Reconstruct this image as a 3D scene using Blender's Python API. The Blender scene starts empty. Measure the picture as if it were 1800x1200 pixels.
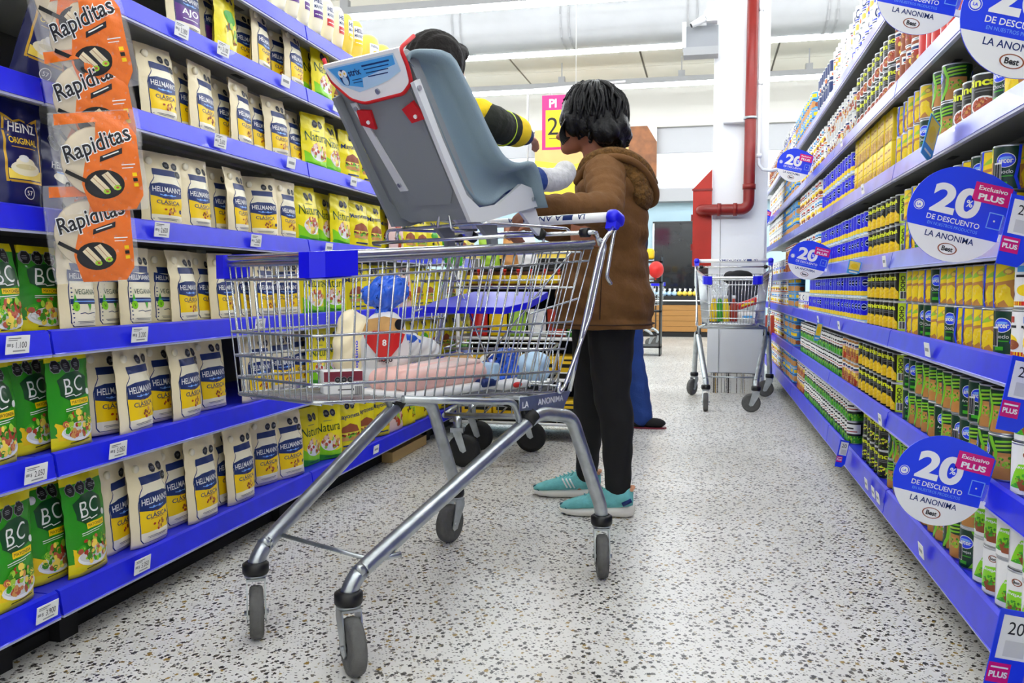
import bpy, bmesh, math, random
from mathutils import Vector, Matrix, Euler
from mathutils.geometry import tessellate_polygon
PI = math.pi
scene = bpy.context.scene
COL = scene.collection

# ------------------------------------------------------------------ camera, world, lamps, exposure
cam_data = bpy.data.cameras.new('camera')
cam = bpy.data.objects.new('camera', cam_data)
COL.objects.link(cam)
cam_data.lens = 30.0
cam_data.sensor_width = 36.0
cam_data.clip_start = 0.02
cam_data.clip_end = 100
cam.location = (0, 0, 0.83)
cam.rotation_euler = (math.radians(90 - 3.624), 0, math.radians(12.747))
scene.camera = cam
scene.view_settings.view_transform = 'Standard'
scene.view_settings.look = 'None'
scene.view_settings.gamma = 1
scene.view_settings.exposure = 0.66
scene.view_settings.use_curve_mapping = False
world = bpy.data.worlds.new('world')
scene.world = world
world.use_nodes = True
world.node_tree.nodes['Background'].inputs[0].default_value = (1.0, 0.99, 0.97, 1)
world.node_tree.nodes['Background'].inputs[1].default_value = 0.48  # uniform ambient fill without a source, added to lift the shadows
LAMP_STRENGTH = 25.0
LAMP_ROWS = [-2.6, -0.6, 1.4, 3.4, 5.4, 7.4, 9.4, 11.4, 13.5]

# ------------------------------------------------------------------ materials
MATS = {}
def lin(c):
    return tuple((x / 12.92 if x <= 0.04045 else ((x + 0.055) / 1.055) ** 2.4) for x in c)
def mat(name, hexcol, rough=0.5, metal=0.0, bump=0.0, bscale=60.0, emit=0.0, alpha=1.0, vary=0.0, vscale=8.0, coat=0.0, trans=0.0, spec=None):
    if name in MATS: return MATS[name]
    c = tuple(int(hexcol[i:i + 2], 16) / 255 for i in (0, 2, 4))
    c = lin(c)
    m = bpy.data.materials.new(name)
    m.use_nodes = True
    nt = m.node_tree
    b = nt.nodes['Principled BSDF']
    b.inputs['Base Color'].default_value = (*c, 1)
    b.inputs['Roughness'].default_value = rough
    b.inputs['Metallic'].default_value = metal
    b.inputs['Coat Weight'].default_value = coat
    b.inputs['Transmission Weight'].default_value = trans
    if spec is not None: b.inputs['Specular IOR Level'].default_value = spec
    if emit:
        b.inputs['Emission Color'].default_value = (*c, 1)
        b.inputs['Emission Strength'].default_value = emit
    if alpha < 1: b.inputs['Alpha'].default_value = alpha
    if bump or vary:
        tc = nt.nodes.new('ShaderNodeTexCoord')
        n = nt.nodes.new('ShaderNodeTexNoise')
        n.inputs['Scale'].default_value = bscale
        n.inputs['Detail'].default_value = 4
        nt.links.new(tc.outputs['Object'], n.inputs['Vector'])
        if bump:
            bp = nt.nodes.new('ShaderNodeBump')
            bp.inputs['Strength'].default_value = bump
            bp.inputs['Distance'].default_value = 0.01
            nt.links.new(n.outputs['Fac'], bp.inputs['Height'])
            nt.links.new(bp.outputs['Normal'], b.inputs['Normal'])
        if vary:
            n2 = nt.nodes.new('ShaderNodeTexNoise')
            n2.inputs['Scale'].default_value = vscale
            n2.inputs['Detail'].default_value = 5
            nt.links.new(tc.outputs['Object'], n2.inputs['Vector'])
            mr = nt.nodes.new('ShaderNodeMapRange')
            mr.inputs['From Min'].default_value = 0.3
            mr.inputs['From Max'].default_value = 0.7
            mr.inputs['To Min'].default_value = 1 - vary
            mr.inputs['To Max'].default_value = 1 + vary
            nt.links.new(n2.outputs['Fac'], mr.inputs['Value'])
            hsv = nt.nodes.new('ShaderNodeHueSaturation')
            hsv.inputs['Color'].default_value = (*c, 1)
            nt.links.new(mr.outputs['Result'], hsv.inputs['Value'])
            nt.links.new(hsv.outputs['Color'], b.inputs['Base Color'])
    MATS[name] = m
    return m

def M(name): return MATS[name]
mat('white_paint', 'eceef0', 0.55, bump=0.05, bscale=30)
mat('ceiling_paint', 'cdc9bb', 0.8, vary=0.03, vscale=2)
mat('grey_paint', 'a3a4a6', 0.6)
mat('duct_paint', 'b4b6b8', 0.55, vary=0.05, vscale=3)
mat('shade_grey', '8f9296', 0.6)
mat('band_cream', 'bdbbb4', 0.7)
mat('wall_blue', 'b6d4e0', 0.6)
mat('wall_white', 'e6ebf0', 0.6)
mat('seam_dark', '6b675c', 0.7)
mat('red_box', 'b3220a', 0.5, vary=0.12, vscale=6)
mat('red_pipe', '84140c', 0.35, vary=0.15, vscale=5)
mat('shelf_cream', 'b9b8ae', 0.45, vary=0.05)
mat('shelf_under', '94958f', 0.5, vary=0.08, vscale=5)
mat('shelf_back', '4a4a46', 0.6)
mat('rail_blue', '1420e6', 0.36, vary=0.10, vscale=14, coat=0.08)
mat('rail_blue_pale', '6f78e4', 0.28, vary=0.15, vscale=9, coat=0.3)  # paler copy of the rail blue, lamp reflection put into the colour
mat('rail_edge', 'b7bbd8', 0.35)
mat('shelf_blue', '2a33e8', 0.4, vary=0.1)
mat('chrome', 'd3d7da', 0.2, 1.0, vary=0.10, vscale=30)
mat('zinc', 'b4babe', 0.3, 1.0, vary=0.18, vscale=22, bump=0.05, bscale=120)
mat('steel_wire', 'c3c7ca', 0.27, 1.0)
mat('plastic_blue', '0c0ce2', 0.35, bump=0.02)
mat('rubber_grey', '5d5d5b', 0.75, bump=0.3, bscale=90, vary=0.15, vscale=30)
mat('rubber_black', '161616', 0.6, bump=0.15, bscale=80)
mat('black', '0c0c0e', 0.4)
mat('black_matte', '121214', 0.85)
mat('ink', '1b1b22', 0.6)
mat('paper', 'f3f3f0', 0.6)
mat('paper_grey', '9a9ca0', 0.6)
mat('paper_dim', 'd8d8d4', 0.6)
mat('white', 'f6f6f4', 0.4)
mat('pure_blue', '2546f2', 0.35)
mat('sky_blue', '7fb4ff', 0.4)
mat('magenta', 'e0147e', 0.4)
mat('navy', '0e2c6c', 0.45)
mat('navy_deep', '131a5c', 0.25, bump=0.15, bscale=25)
mat('cream_film', 'fff0c6', 0.36, bump=0.25, bscale=28, coat=0.12)
mat('cream_jar', 'fbf3d6', 0.35)
mat('cream_line', 'e6d9a8', 0.4)
mat('yellow_label', 'ffd600', 0.45)
mat('yellow_film', 'fbe90c', 0.36, bump=0.3, bscale=26, coat=0.12)
mat('yellow_green', 'c9e81e', 0.35)
mat('lime', '8fe01f', 0.32, bump=0.2, bscale=26)
mat('leaf_green', '3fae1e', 0.4)
mat('green_film', '2a9a12', 0.32, bump=0.3, bscale=26, coat=0.15)
mat('dark_green', '124a24', 0.35)
mat('deep_green', '0e3a26', 0.35)
mat('purple', '5b1d84', 0.4)
mat('gold', 'd8a72a', 0.35, 0.3)
mat('brown_nut', '9a4f2c', 0.6)
mat('brown_dark', '5a2c14', 0.6)
mat('tan', 'd79a55', 0.55)
mat('wood_bowl', 'c98a45', 0.55)
mat('corn', 'ffde1c', 0.45)
mat('corn_pale', 'ffdf5a', 0.4)
mat('corn_dark', 'f2c41c', 0.45)
mat('pea', '7fd022', 0.4)
mat('pea_dark', '3f8c16', 0.4)
mat('red', 'd01f1a', 0.4)
mat('tomato', 'b5371f', 0.45)
mat('meat', 'c05a40', 0.5)
mat('salad', 'a8d43a', 0.5)
mat('orange', 'f0741a', 0.32, bump=0.25, bscale=30, coat=0.15)
mat('tortilla', 'ead9b4', 0.6, vary=0.12, vscale=18)
mat('tortilla_edge', 'cdb587', 0.7)
mat('light_blue', '4aa6e8', 0.35)
mat('pale_blue', 'b7d7f2', 0.4)
mat('grey_text', '6d6f72', 0.6)
mat('tin', 'c9cccf', 0.28, 1.0)
mat('tin_dark', '8d9093', 0.35, 1.0)
mat('inca_yellow', 'e9f014', 0.4)
mat('inca_black', '15140f', 0.35)
mat('clear_film', 'ffffff', 0.08, alpha=0.13, bump=0.8, bscale=22)
mat('seat_grey', '84898c', 0.5, bump=0.12, bscale=200)
mat('seat_blue', '7d929c', 0.42, bump=0.12, bscale=220)
mat('seat_arm', 'd4d6d8', 0.45)
mat('strap_red', 'c8141a', 0.55, bump=0.1)
mat('skin', 'a0664a', 0.5, vary=0.05)
mat('skin_child', 'c98f6f', 0.5)
mat('hair_black', '0a0a0c', 0.42, bump=0.5, bscale=70, spec=.22)
mat('hair_brown', '130e0b', 0.6, bump=0.4, bscale=80, spec=.15)
mat('coat_brown', '68441a', 0.85, bump=0.35, bscale=55, vary=0.12, vscale=10)
mat('fleece', '66461a', 0.95, bump=1.0, bscale=90, vary=0.35, vscale=80)
mat('coat_seam', '3d260e', 0.9)
mat('leggings', '0b0b0c', 0.8, bump=0.2, bscale=20)
mat('jeans', '173a80', 0.8, bump=0.3, bscale=120, vary=0.15, vscale=8)
mat('dark_top', '2a2c38', 0.8)
mat('shoe_teal', '6fc0c0', 0.7, bump=0.3, bscale=160, vary=0.15, vscale=30)
mat('shoe_dark', '2c5f6a', 0.7)
mat('shoe_sole', 'ece8de', 0.6)
mat('peach', 'e3a27c', 0.6)
mat('sleeve_dark', '20231a', 0.9, bump=0.4, bscale=50)
mat('hoodie_yellow', 'f3cf12', 0.85, bump=0.3, bscale=70)
mat('hoodie_navy', '1b2b62', 0.85)
mat('sock_grey', 'c9c9c9', 0.95, bump=0.6, bscale=120, vary=0.12, vscale=60)
mat('wood_front', 'a8783a', 0.5)
mat('pink_meat', 'f4c2b6', 0.35, vary=0.1, vscale=14)
mat('pink_pale', 'f3d2c8', 0.3, vary=0.1, vscale=14)
mat('bread', 'd3a463', 0.6, vary=0.2, vscale=20)
mat('bag_blue', '2b6df0', 0.25, bump=0.9, bscale=35, coat=0.4)
mat('maroon', '7c1f33', 0.4)
mat('lamp_tube', 'f4f9ff', 0.3, emit=LAMP_STRENGTH)
mat('dark_glass', '23262a', 0.08, coat=0.6, vary=0.5, vscale=2.2)
mat('poster_tan', 'd8a25c', 0.5, vary=0.15, vscale=1.6)
mat('poster_yellow', 'f2c71c', 0.5, vary=0.1, vscale=2)
mat('poster_brown', '7a4a24', 0.6, vary=0.4, vscale=5)
mat('carton', 'c8a870', 0.8)

# ------------------------------------------------------------------ mesh builder
def ortho(d):
    d = d.normalized()
    a = Vector((0, 0, 1)) if abs(d.z) < 0.9 else Vector((1, 0, 0))
    u = d.cross(a).normalized()
    return u, d.cross(u).normalized()

class MB:
    def __init__(s):
        s.v = []; s.f = []; s.m = []; s.sm = []; s.mats = []; s.X = None
    def mi(s, m):
        if isinstance(m, str): m = MATS[m]
        if m not in s.mats: s.mats.append(m)
        return s.mats.index(m)
    def add(s, vs, fs, m, smooth=False):
        o = len(s.v)
        if s.X is not None: vs = [s.X @ Vector(p) for p in vs]
        s.v.extend(tuple(p) for p in vs)
        k = s.mi(m)
        for f in fs:
            s.f.append(tuple(i + o for i in f)); s.m.append(k); s.sm.append(smooth)
        return s
    def bb(s, lo, hi, m):
        x0, y0, z0 = lo; x1, y1, z1 = hi
        vs = [(x0, y0, z0), (x1, y0, z0), (x1, y1, z0), (x0, y1, z0), (x0, y0, z1), (x1, y0, z1), (x1, y1, z1), (x0, y1, z1)]
        return s.add(vs, [(0, 3, 2, 1), (4, 5, 6, 7), (0, 1, 5, 4), (1, 2, 6, 5), (2, 3, 7, 6), (3, 0, 4, 7)], m)
    def box(s, c, d, m, rot=None):
        vs = []
        for z in (-.5, .5):
            for x, y in ((-.5, -.5), (.5, -.5), (.5, .5), (-.5, .5)):
                p = Vector((x * d[0], y * d[1], z * d[2]))
                if rot is not None: p = rot @ p
                vs.append(p + Vector(c))
        return s.add(vs, [(0, 3, 2, 1), (4, 5, 6, 7), (0, 1, 5, 4), (1, 2, 6, 5), (2, 3, 7, 6), (3, 0, 4, 7)], m)
    def rbox(s, c, d, m, r=0.005, rot=None, seg=2):
        bm = bmesh.new(); bmesh.ops.create_cube(bm, size=1)
        for v in bm.verts: v.co = Vector((v.co.x * d[0], v.co.y * d[1], v.co.z * d[2]))
        bmesh.ops.bevel(bm, geom=bm.edges[:], offset=min(r, min(d) * .49), segments=seg, affect='EDGES', profile=0.5)
        bm.verts.index_update()
        vs = [((rot @ v.co) if rot is not None else v.co) + Vector(c) for v in bm.verts]
        fs = [[v.index for v in f.verts] for f in bm.faces]
        bm.free()
        return s.add(vs, fs, m, True)
    def tube(s, pts, r, m, n=8, closed=False, caps=True, flat=1.0):
        pts = [Vector(p) for p in pts]
        rs = r if isinstance(r, (list, tuple)) else [r] * len(pts)
        vs = []; N = len(pts); u = None
        for i, p in enumerate(pts):
            if closed: d = pts[(i + 1) % N] - pts[i - 1]
            else: d = pts[min(i + 1, N - 1)] - pts[max(i - 1, 0)]
            if d.length < 1e-9: d = Vector((0, 0, 1))
            d.normalize()
            if u is None: u, w = ortho(d)
            else:
                u = u - d * u.dot(d)
                if u.length < 1e-6: u, w = ortho(d)
                u.normalize(); w = d.cross(u)
            for k in range(n):
                a = 2 * PI * k / n
                vs.append(p + u * (math.cos(a) * rs[i]) + w * (math.sin(a) * rs[i] * flat))
        fs = []
        for i in range(N if closed else N - 1):
            a, b = i * n, ((i + 1) % N) * n
            for k in range(n):
                k2 = (k + 1) % n
                fs.append((a + k, a + k2, b + k2, b + k))
        s.add(vs, fs, m, True)
        if caps and not closed:
            s.add(vs[:n], [tuple(range(n - 1, -1, -1))], m)
            s.add(vs[-n:], [tuple(range(n))], m)
        return s
    def lathe(s, prof, m, n=24, c=(0, 0, 0), rot=None, smooth=True, sx=1.0, sy=1.0):
        vs = []
        for r, z in prof:
            for k in range(n):
                a = 2 * PI * k / n
                p = Vector((math.cos(a) * r * sx, math.sin(a) * r * sy, z))
                if rot is not None: p = rot @ p
                vs.append(p + Vector(c))
        for i in range(len(prof) - 1):
            mm = m[i] if isinstance(m, (list, tuple)) else m
            fs = [(i * n + k, i * n + (k + 1) % n, (i + 1) * n + (k + 1) % n, (i + 1) * n + k) for k in range(n)]
            idx = sorted({q for f in fs for q in f}); mp = {q: j for j, q in enumerate(idx)}
            s.add([vs[q] for q in idx], [tuple(mp[q] for q in f) for f in fs], mm, smooth)
        for e, fl in ((0, True), (len(prof) - 1, False)):
            if prof[e][0] > 1e-6:
                ring = [vs[e * n + k] for k in range(n)]
                mm = m if not isinstance(m, (list, tuple)) else m[0 if e == 0 else -1]
                s.add(ring, [tuple(range(n - 1, -1, -1)) if fl else tuple(range(n))], mm)
        return s
    def ball(s, c, r, m, n=16, k=10, rot=None):
        if not isinstance(r, (list, tuple)): r = (r, r, r)
        vs = []
        for i in range(k + 1):
            t = PI * i / k
            for j in range(n):
                a = 2 * PI * j / n
                p = Vector((math.sin(t) * math.cos(a) * r[0], math.sin(t) * math.sin(a) * r[1], -math.cos(t) * r[2]))
                if rot is not None: p = rot @ p
                vs.append(p + Vector(c))
        fs = [(i * n + j, i * n + (j + 1) % n, (i + 1) * n + (j + 1) % n, (i + 1) * n + j) for i in range(k) for j in range(n)]
        return s.add(vs, fs, m, True)
    def prism(s, poly, h0, h1, m, F=None, smooth_side=False):
        """poly 2D; F maps (x, y, h) to 3D"""
        if F is None: F = lambda x, y, h: (x, y, h)
        n = len(poly)
        a = [F(x, y, h0) for x, y in poly]; b = [F(x, y, h1) for x, y in poly]
        tr = tessellate_polygon([[Vector((x, y, 0)) for x, y in poly]])
        s.add(a, [tuple(t) for t in tr], m); s.add(b, [tuple(reversed(t)) for t in tr], m)
        s.add(a + b, [(i, (i + 1) % n, n + (i + 1) % n, n + i) for i in range(n)], m, smooth_side)
        return s
    def mesh(s, name, weld=True):
        me = bpy.data.meshes.new(name)
        me.from_pydata(s.v, [], s.f)
        for m in s.mats: me.materials.append(m)
        me.polygons.foreach_set('material_index', s.m)
        me.polygons.foreach_set('use_smooth', s.sm)
        bm = bmesh.new(); bm.from_mesh(me)
        if weld: bmesh.ops.remove_doubles(bm, verts=bm.verts, dist=2e-6)
        bmesh.ops.recalc_face_normals(bm, faces=bm.faces) if getattr(s, 'recalc', True) else None
        bm.to_mesh(me); bm.free()
        me.update()
        return me
    def build(s, name, parent=None, weld=True):
        o = bpy.data.objects.new(name, s.mesh(name, weld))
        COL.objects.link(o)
        if parent is not None: o.parent = parent
        return o

def tag(o, label=None, cat=None, group=None, kind=None):
    if label: o['label'] = label
    if cat: o['category'] = cat
    if group: o['group'] = group
    if kind: o['kind'] = kind
    return o
def empty(name, loc=(0, 0, 0), rz=0, label=None, cat=None, group=None, kind=None):
    o = bpy.data.objects.new(name, None); COL.objects.link(o)
    o.location = loc; o.rotation_euler = (0, 0, rz); o.empty_display_size = 0.1
    return tag(o, label, cat, group, kind)
KIDS = {}
def copy_tree(o, parent=None):
    c = o.copy(); COL.objects.link(c)
    if parent is not None: c.parent = parent
    ks = KIDS.get(o.name)
    if ks is None: ks = KIDS[o.name] = [k for k in bpy.data.objects if k.parent == o]
    for k in ks: copy_tree(k, c)
    return c
USED = set()
def place(proto, loc, rz, label, group, tilt=(0, 0), scale=None):
    if proto.name in USED: o = copy_tree(proto)
    else: o = proto; USED.add(proto.name); KIDS[proto.name] = [k for k in bpy.data.objects if k.parent == proto]
    o.location = loc
    o.rotation_euler = (tilt[0], tilt[1], rz)
    if scale: o.scale = scale
    o['label'] = label
    if group: o['group'] = group
    return o

# ------------------------------------------------------------------ flat artwork laid on surfaces
class Art:
    def __init__(s): s.t = []
    def tris(s, ts, m, lv):
        for t in ts: s.t.append((t, m, lv))
    def poly(s, pts, m, lv):
        tr = tessellate_polygon([[Vector((x, y, 0)) for x, y in pts]])
        s.tris([[pts[i] for i in t] for t in tr], m, lv); return s
    def rect(s, x0, y0, x1, y1, m, lv): return s.poly([(x0, y0), (x1, y0), (x1, y1), (x0, y1)], m, lv)
    def ell(s, cx, cy, rx, ry, m, lv, n=20, rot=0):
        c, q = math.cos(rot), math.sin(rot)
        P = []
        for k in range(n):
            x, y = rx * math.cos(2 * PI * k / n), ry * math.sin(2 * PI * k / n)
            P.append((cx + x * c - y * q, cy + x * q + y * c))
        return s.poly(P, m, lv)
    def line(s, pts, w, m, lv, closed=False):
        n = len(pts)
        for i in range(n if closed else n - 1):
            x0, y0 = pts[i]; x1, y1 = pts[(i + 1) % n]
            dx, dy = x1 - x0, y1 - y0; L = math.hypot(dx, dy) or 1
            ox, oy = -dy / L * w / 2, dx / L * w / 2
            ex, ey = dx / L * w * .3, dy / L * w * .3
            s.poly([(x0 + ox - ex, y0 + oy - ey), (x0 - ox - ex, y0 - oy - ey), (x1 - ox + ex, y1 - oy + ey), (x1 + ox + ex, y1 + oy + ey)], m, lv)
        return s
    def ring(s, cx, cy, r0, r1, m, lv, n=24, ry=1.0):
        for k in range(n):
            a, b = 2 * PI * k / n, 2 * PI * (k + 1) / n
            s.poly([(cx + r0 * math.cos(a), cy + ry * r0 * math.sin(a)), (cx + r1 * math.cos(a), cy + ry * r1 * math.sin(a)),
                    (cx + r1 * math.cos(b), cy + ry * r1 * math.sin(b)), (cx + r0 * math.cos(b), cy + ry * r0 * math.sin(b))], m, lv)
        return s
    def text(s, st, cx, cy, h, m, lv, w=None, bold=0.0, rot=0, shear=0):
        ts, bw, bh = text_tris(st, bold, shear)
        k = h / bh; kx = k if w is None else w / bw
        c, q = math.cos(rot), math.sin(rot)
        out = []
        for t in ts:
            T = []
            for x, y in t:
                x, y = (x - bw / 2) * kx, (y - bh / 2) * k
                T.append((cx + x * c - y * q, cy + x * q + y * c))
            out.append(T)
        s.tris(out, m, lv); return s
    def food(s, cx, cy, rx, ry, mats, n, seed, lv, size=0.25):
        R = random.Random(seed)
        for i in range(n):
            a = R.uniform(0, 2 * PI); d = math.sqrt(R.random())
            x, y = cx + rx * d * math.cos(a), cy + ry * d * math.sin(a)
            q = min(rx, ry) * size * R.uniform(.7, 1.3)
            s.ell(x, y, q, q * R.uniform(.55, 1), mats[i % len(mats)], lv + 0.5 + (i % 4) * .5, n=7, rot=R.uniform(0, PI))
        return s
    def lay(s, mb, fn, sub=0.012):
        groups = {}
        for t, m, lv in s.t: groups.setdefault((m, lv), []).append(t)
        for (m, lv), ts in groups.items():
            vs = []; fs = []
            stack = [tuple(map(tuple, t)) for t in ts]
            while stack:
                a, b, c = stack.pop()
                e = [(math.dist(a, b), 0), (math.dist(b, c), 1), (math.dist(c, a), 2)]
                L, w = max(e)
                if L > sub:
                    if w == 1: a, b, c = b, c, a
                    elif w == 2: a, b, c = c, a, b
                    q = ((a[0] + b[0]) / 2, (a[1] + b[1]) / 2)
                    stack.append((a, q, c)); stack.append((q, b, c))
                else:
                    o = len(vs)
                    ar = (b[0] - a[0]) * (c[1] - a[1]) - (c[0] - a[0]) * (b[1] - a[1])
                    if abs(ar) < 1e-12: continue
                    vs += [fn(a[0], a[1], lv), fn(b[0], b[1], lv), fn(c[0], c[1], lv)]
                    fs.append((o, o + 1, o + 2))
            if fs: mb.add(vs, fs, m, True)
        return mb
TT = {}
def text_tris(st, bold=0.0, shear=0):
    if 'M' in st or 'N' in st: bold = min(bold, .012)
    key = (st, bold, shear)
    if key in TT: return TT[key]
    cu = bpy.data.curves.new('glyphs', 'FONT'); cu.body = st; cu.size = 1; cu.resolution_u = 7 if len(st) <= 4 else 3; cu.offset = bold; cu.shear = shear
    o = bpy.data.objects.new('glyphs', cu); COL.objects.link(o)
    dg = bpy.context.evaluated_depsgraph_get()
    me = o.evaluated_get(dg).to_mesh()
    me.calc_loop_triangles()
    P = [(v.co.x, v.co.y) for v in me.vertices]
    ts = [[P[i] for i in t.vertices] for t in me.loop_triangles]
    o.evaluated_get(dg).to_mesh_clear()
    bpy.data.objects.remove(o); bpy.data.curves.remove(cu)
    xs = [p[0] for t in ts for p in t]; ys = [p[1] for t in ts for p in t]
    x0, y0 = min(xs), min(ys)
    ts = [[(x - x0, y - y0) for x, y in t] for t in ts]
    TT[key] = (ts, max(xs) - x0, max(ys) - y0)
    return TT[key]

def blob(name, prims, m, parent=None, voxel=0.008, smooth=5, noise=None, recolor=None):
    """one continuous surface grown round a set of tapered limbs: ('c', p0, p1, r0, r1) and ellipsoids: ('s', c, (rx,ry,rz)[, rot])"""
    b = MB()
    for p in prims:
        if p[0] == 's':
            b.ball(p[1], p[2], m, 20, 14, p[3] if len(p) > 3 else None)
        else:
            _, p0, p1, r0, r1 = p
            p0, p1 = Vector(p0), Vector(p1); d = (p1 - p0)
            L = d.length; d.normalize(); u, w = ortho(d)
            rot = Matrix((u, w, d)).transposed()
            prof = []
            for i in range(6): t = PI / 2 * i / 5; prof.append((max(r0 * math.sin(t), 1e-5), -r0 * math.cos(t)))
            for i in range(6): t = PI / 2 * i / 5; prof.append((max(r1 * math.cos(t), 1e-5), L + r1 * math.sin(t)))
            if rot.determinant() < 0: rot = Matrix((w, u, d)).transposed()
            b.lathe(prof, m, 16, p0, rot)
    me = b.mesh(name)
    o = bpy.data.objects.new(name, me); COL.objects.link(o)
    r = o.modifiers.new('r', 'REMESH'); r.mode = 'VOXEL'; r.voxel_size = voxel; r.use_smooth_shade = True
    if smooth:
        q = o.modifiers.new('s', 'SMOOTH'); q.iterations = smooth; q.factor = 0.5
    dg = bpy.context.evaluated_depsgraph_get()
    me2 = bpy.data.meshes.new_from_object(o.evaluated_get(dg))
    me2.name = name
    o.modifiers.clear(); o.data = me2; bpy.data.meshes.remove(me)
    me2.materials.clear(); me2.materials.append(MATS[m] if isinstance(m, str) else m)
    if noise:
        for v in me2.vertices:
            d = noise(v.co)
            v.co += v.normal * d
    for p in me2.polygons: p.use_smooth = True
    if recolor: recolor(me2)
    if parent is not None:
        o.parent = parent
        off = Vector(parent.location)
        for v in me2.vertices: v.co -= off
    return o
# ------------------------------------------------------------------ room shell
def floor_material():
    m = bpy.data.materials.new('terrazzo'); m.use_nodes = True
    nt = m.node_tree; b = nt.nodes['Principled BSDF']; L = nt.links.new; N = nt.nodes.new
    b.inputs['Roughness'].default_value = 0.3
    geo = N('ShaderNodeNewGeometry')
    noise = N('ShaderNodeTexNoise'); noise.inputs['Scale'].default_value = 1.3; noise.inputs['Detail'].default_value = 5
    L(geo.outputs['Position'], noise.inputs['Vector'])
    base = N('ShaderNodeValToRGB')
    base.color_ramp.elements[0].position = .32; base.color_ramp.elements[0].color = (*lin((.83, .82, .79)), 1)
    base.color_ramp.elements[1].position = .68; base.color_ramp.elements[1].color = (*lin((.94, .935, .915)), 1)
    L(noise.outputs['Fac'], base.inputs['Fac'])
    cur = base.outputs['Color']
    def flecks(scale, thr, seed, stretch, rotz, cols, cell):
        nonlocal cur
        mp = N('ShaderNodeMapping'); mp.inputs['Scale'].default_value = (scale, scale * stretch, 1)
        mp.inputs['Rotation'].default_value = (0, 0, rotz); mp.inputs['Location'].default_value = (seed, seed * 1.7, 0)
        L(geo.outputs['Position'], mp.inputs['Vector'])
        # wobble
        nz = N('ShaderNodeTexNoise'); nz.inputs['Scale'].default_value = 260; L(geo.outputs['Position'], nz.inputs['Vector'])
        ad = N('ShaderNodeVectorMath'); ad.operation = 'MULTIPLY_ADD'; L(nz.outputs['Color'], ad.inputs[0]); ad.inputs[1].default_value = (.7, .7, 0); L(mp.outputs['Vector'], ad.inputs[2])
        v = N('ShaderNodeTexVoronoi'); v.voronoi_dimensions = '2D'; v.inputs['Scale'].default_value = 1
        L(ad.outputs[0], v.inputs['Vector'])
        sep = N('ShaderNodeSeparateColor'); L(v.outputs['Color'], sep.inputs['Color'])
        # per-cell fleck radius: only some of the cells carry a chip
        mr = N('ShaderNodeMapRange'); mr.inputs['From Min'].default_value = cell; mr.inputs['From Max'].default_value = 1.0
        mr.inputs['To Min'].default_value = 0.0; mr.inputs['To Max'].default_value = thr
        L(sep.outputs['Red'], mr.inputs['Value'])
        lt = N('ShaderNodeMath'); lt.operation = 'LESS_THAN'; L(v.outputs['Distance'], lt.inputs[0]); L(mr.outputs['Result'], lt.inputs[1])
        cr = N('ShaderNodeValToRGB'); cr.color_ramp.interpolation = 'CONSTANT'
        cr.color_ramp.elements[0].position = 0; cr.color_ramp.elements[0].color = (*lin(cols[0]), 1)
        cr.color_ramp.elements[1].position = .45; cr.color_ramp.elements[1].color = (*lin(cols[1]), 1)
        for p, c in ((.7, cols[2]), (.86, cols[3])):
            e = cr.color_ramp.elements.new(p); e.color = (*lin(c), 1)
        L(sep.outputs['Green'], cr.inputs['Fac'])
        mx = N('ShaderNodeMix'); mx.data_type = 'RGBA'
        L(lt.outputs[0], mx.inputs['Factor']); L(cur, mx.inputs['A']); L(cr.outputs['Color'], mx.inputs['B'])
        cur = mx.outputs['Result']
    flecks(70, .45, 3.3, .8, .5, [(.16, .155, .15), (.38, .36, .33), (.62, .50, .20), (.27, .25, .23)], .38)
    flecks(115, .40, 9.1, 1.5, -.3, [(.30, .29, .28), (.50, .48, .44), (.66, .60, .40), (.42, .40, .38)], .5)
    flecks(38, .24, 17.7, 1.0, 1.1, [(.09, .09, .10), (.18, .17, .16), (.55, .42, .12), (.12, .12, .12)], .6)
    # tile joints
    br = N('ShaderNodeTexBrick'); br.offset = 0
    br.inputs['Scale'].default_value = 1; br.inputs['Mortar Size'].default_value = .0022; br.inputs['Brick Width'].default_value = .5; br.inputs['Row Height'].default_value = .5
    br.inputs['Color1'].default_value = br.inputs['Color2'].default_value = (0, 0, 0, 1); br.inputs['Mortar'].default_value = (1, 1, 1, 1)
    mp = N('ShaderNodeMapping'); mp.inputs['Location'].default_value = (.15, .2, 0); L(geo.outputs['Position'], mp.inputs['Vector']); L(mp.outputs['Vector'], br.inputs['Vector'])
    mul = N('ShaderNodeMath'); mul.operation = 'MULTIPLY'; mul.inputs[1].default_value = .5; L(br.outputs['Color'], mul.inputs[0])
    mx = N('ShaderNodeMix'); mx.data_type = 'RGBA'; L(mul.outputs[0], mx.inputs['Factor']); L(cur, mx.inputs['A']); mx.inputs['B'].default_value = (*lin((.90, .89, .86)), 1)
    L(mx.outputs['Result'], b.inputs['Base Color'])
    MATS['terrazzo'] = m
floor_material()
X0, X1, Y0, Y1, ZC = -9.0, 8.0, -4.0, 15.0, 4.35
def struct(name, b, label=None): o = b.build(name); o['kind'] = 'structure'; return o
b = MB(); b.add([(X0, Y0, 0), (X1, Y0, 0), (X1, Y1 + 1, 0), (X0, Y1 + 1, 0)], [(0, 1, 2, 3)], 'terrazzo'); struct('floor', b)
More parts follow.
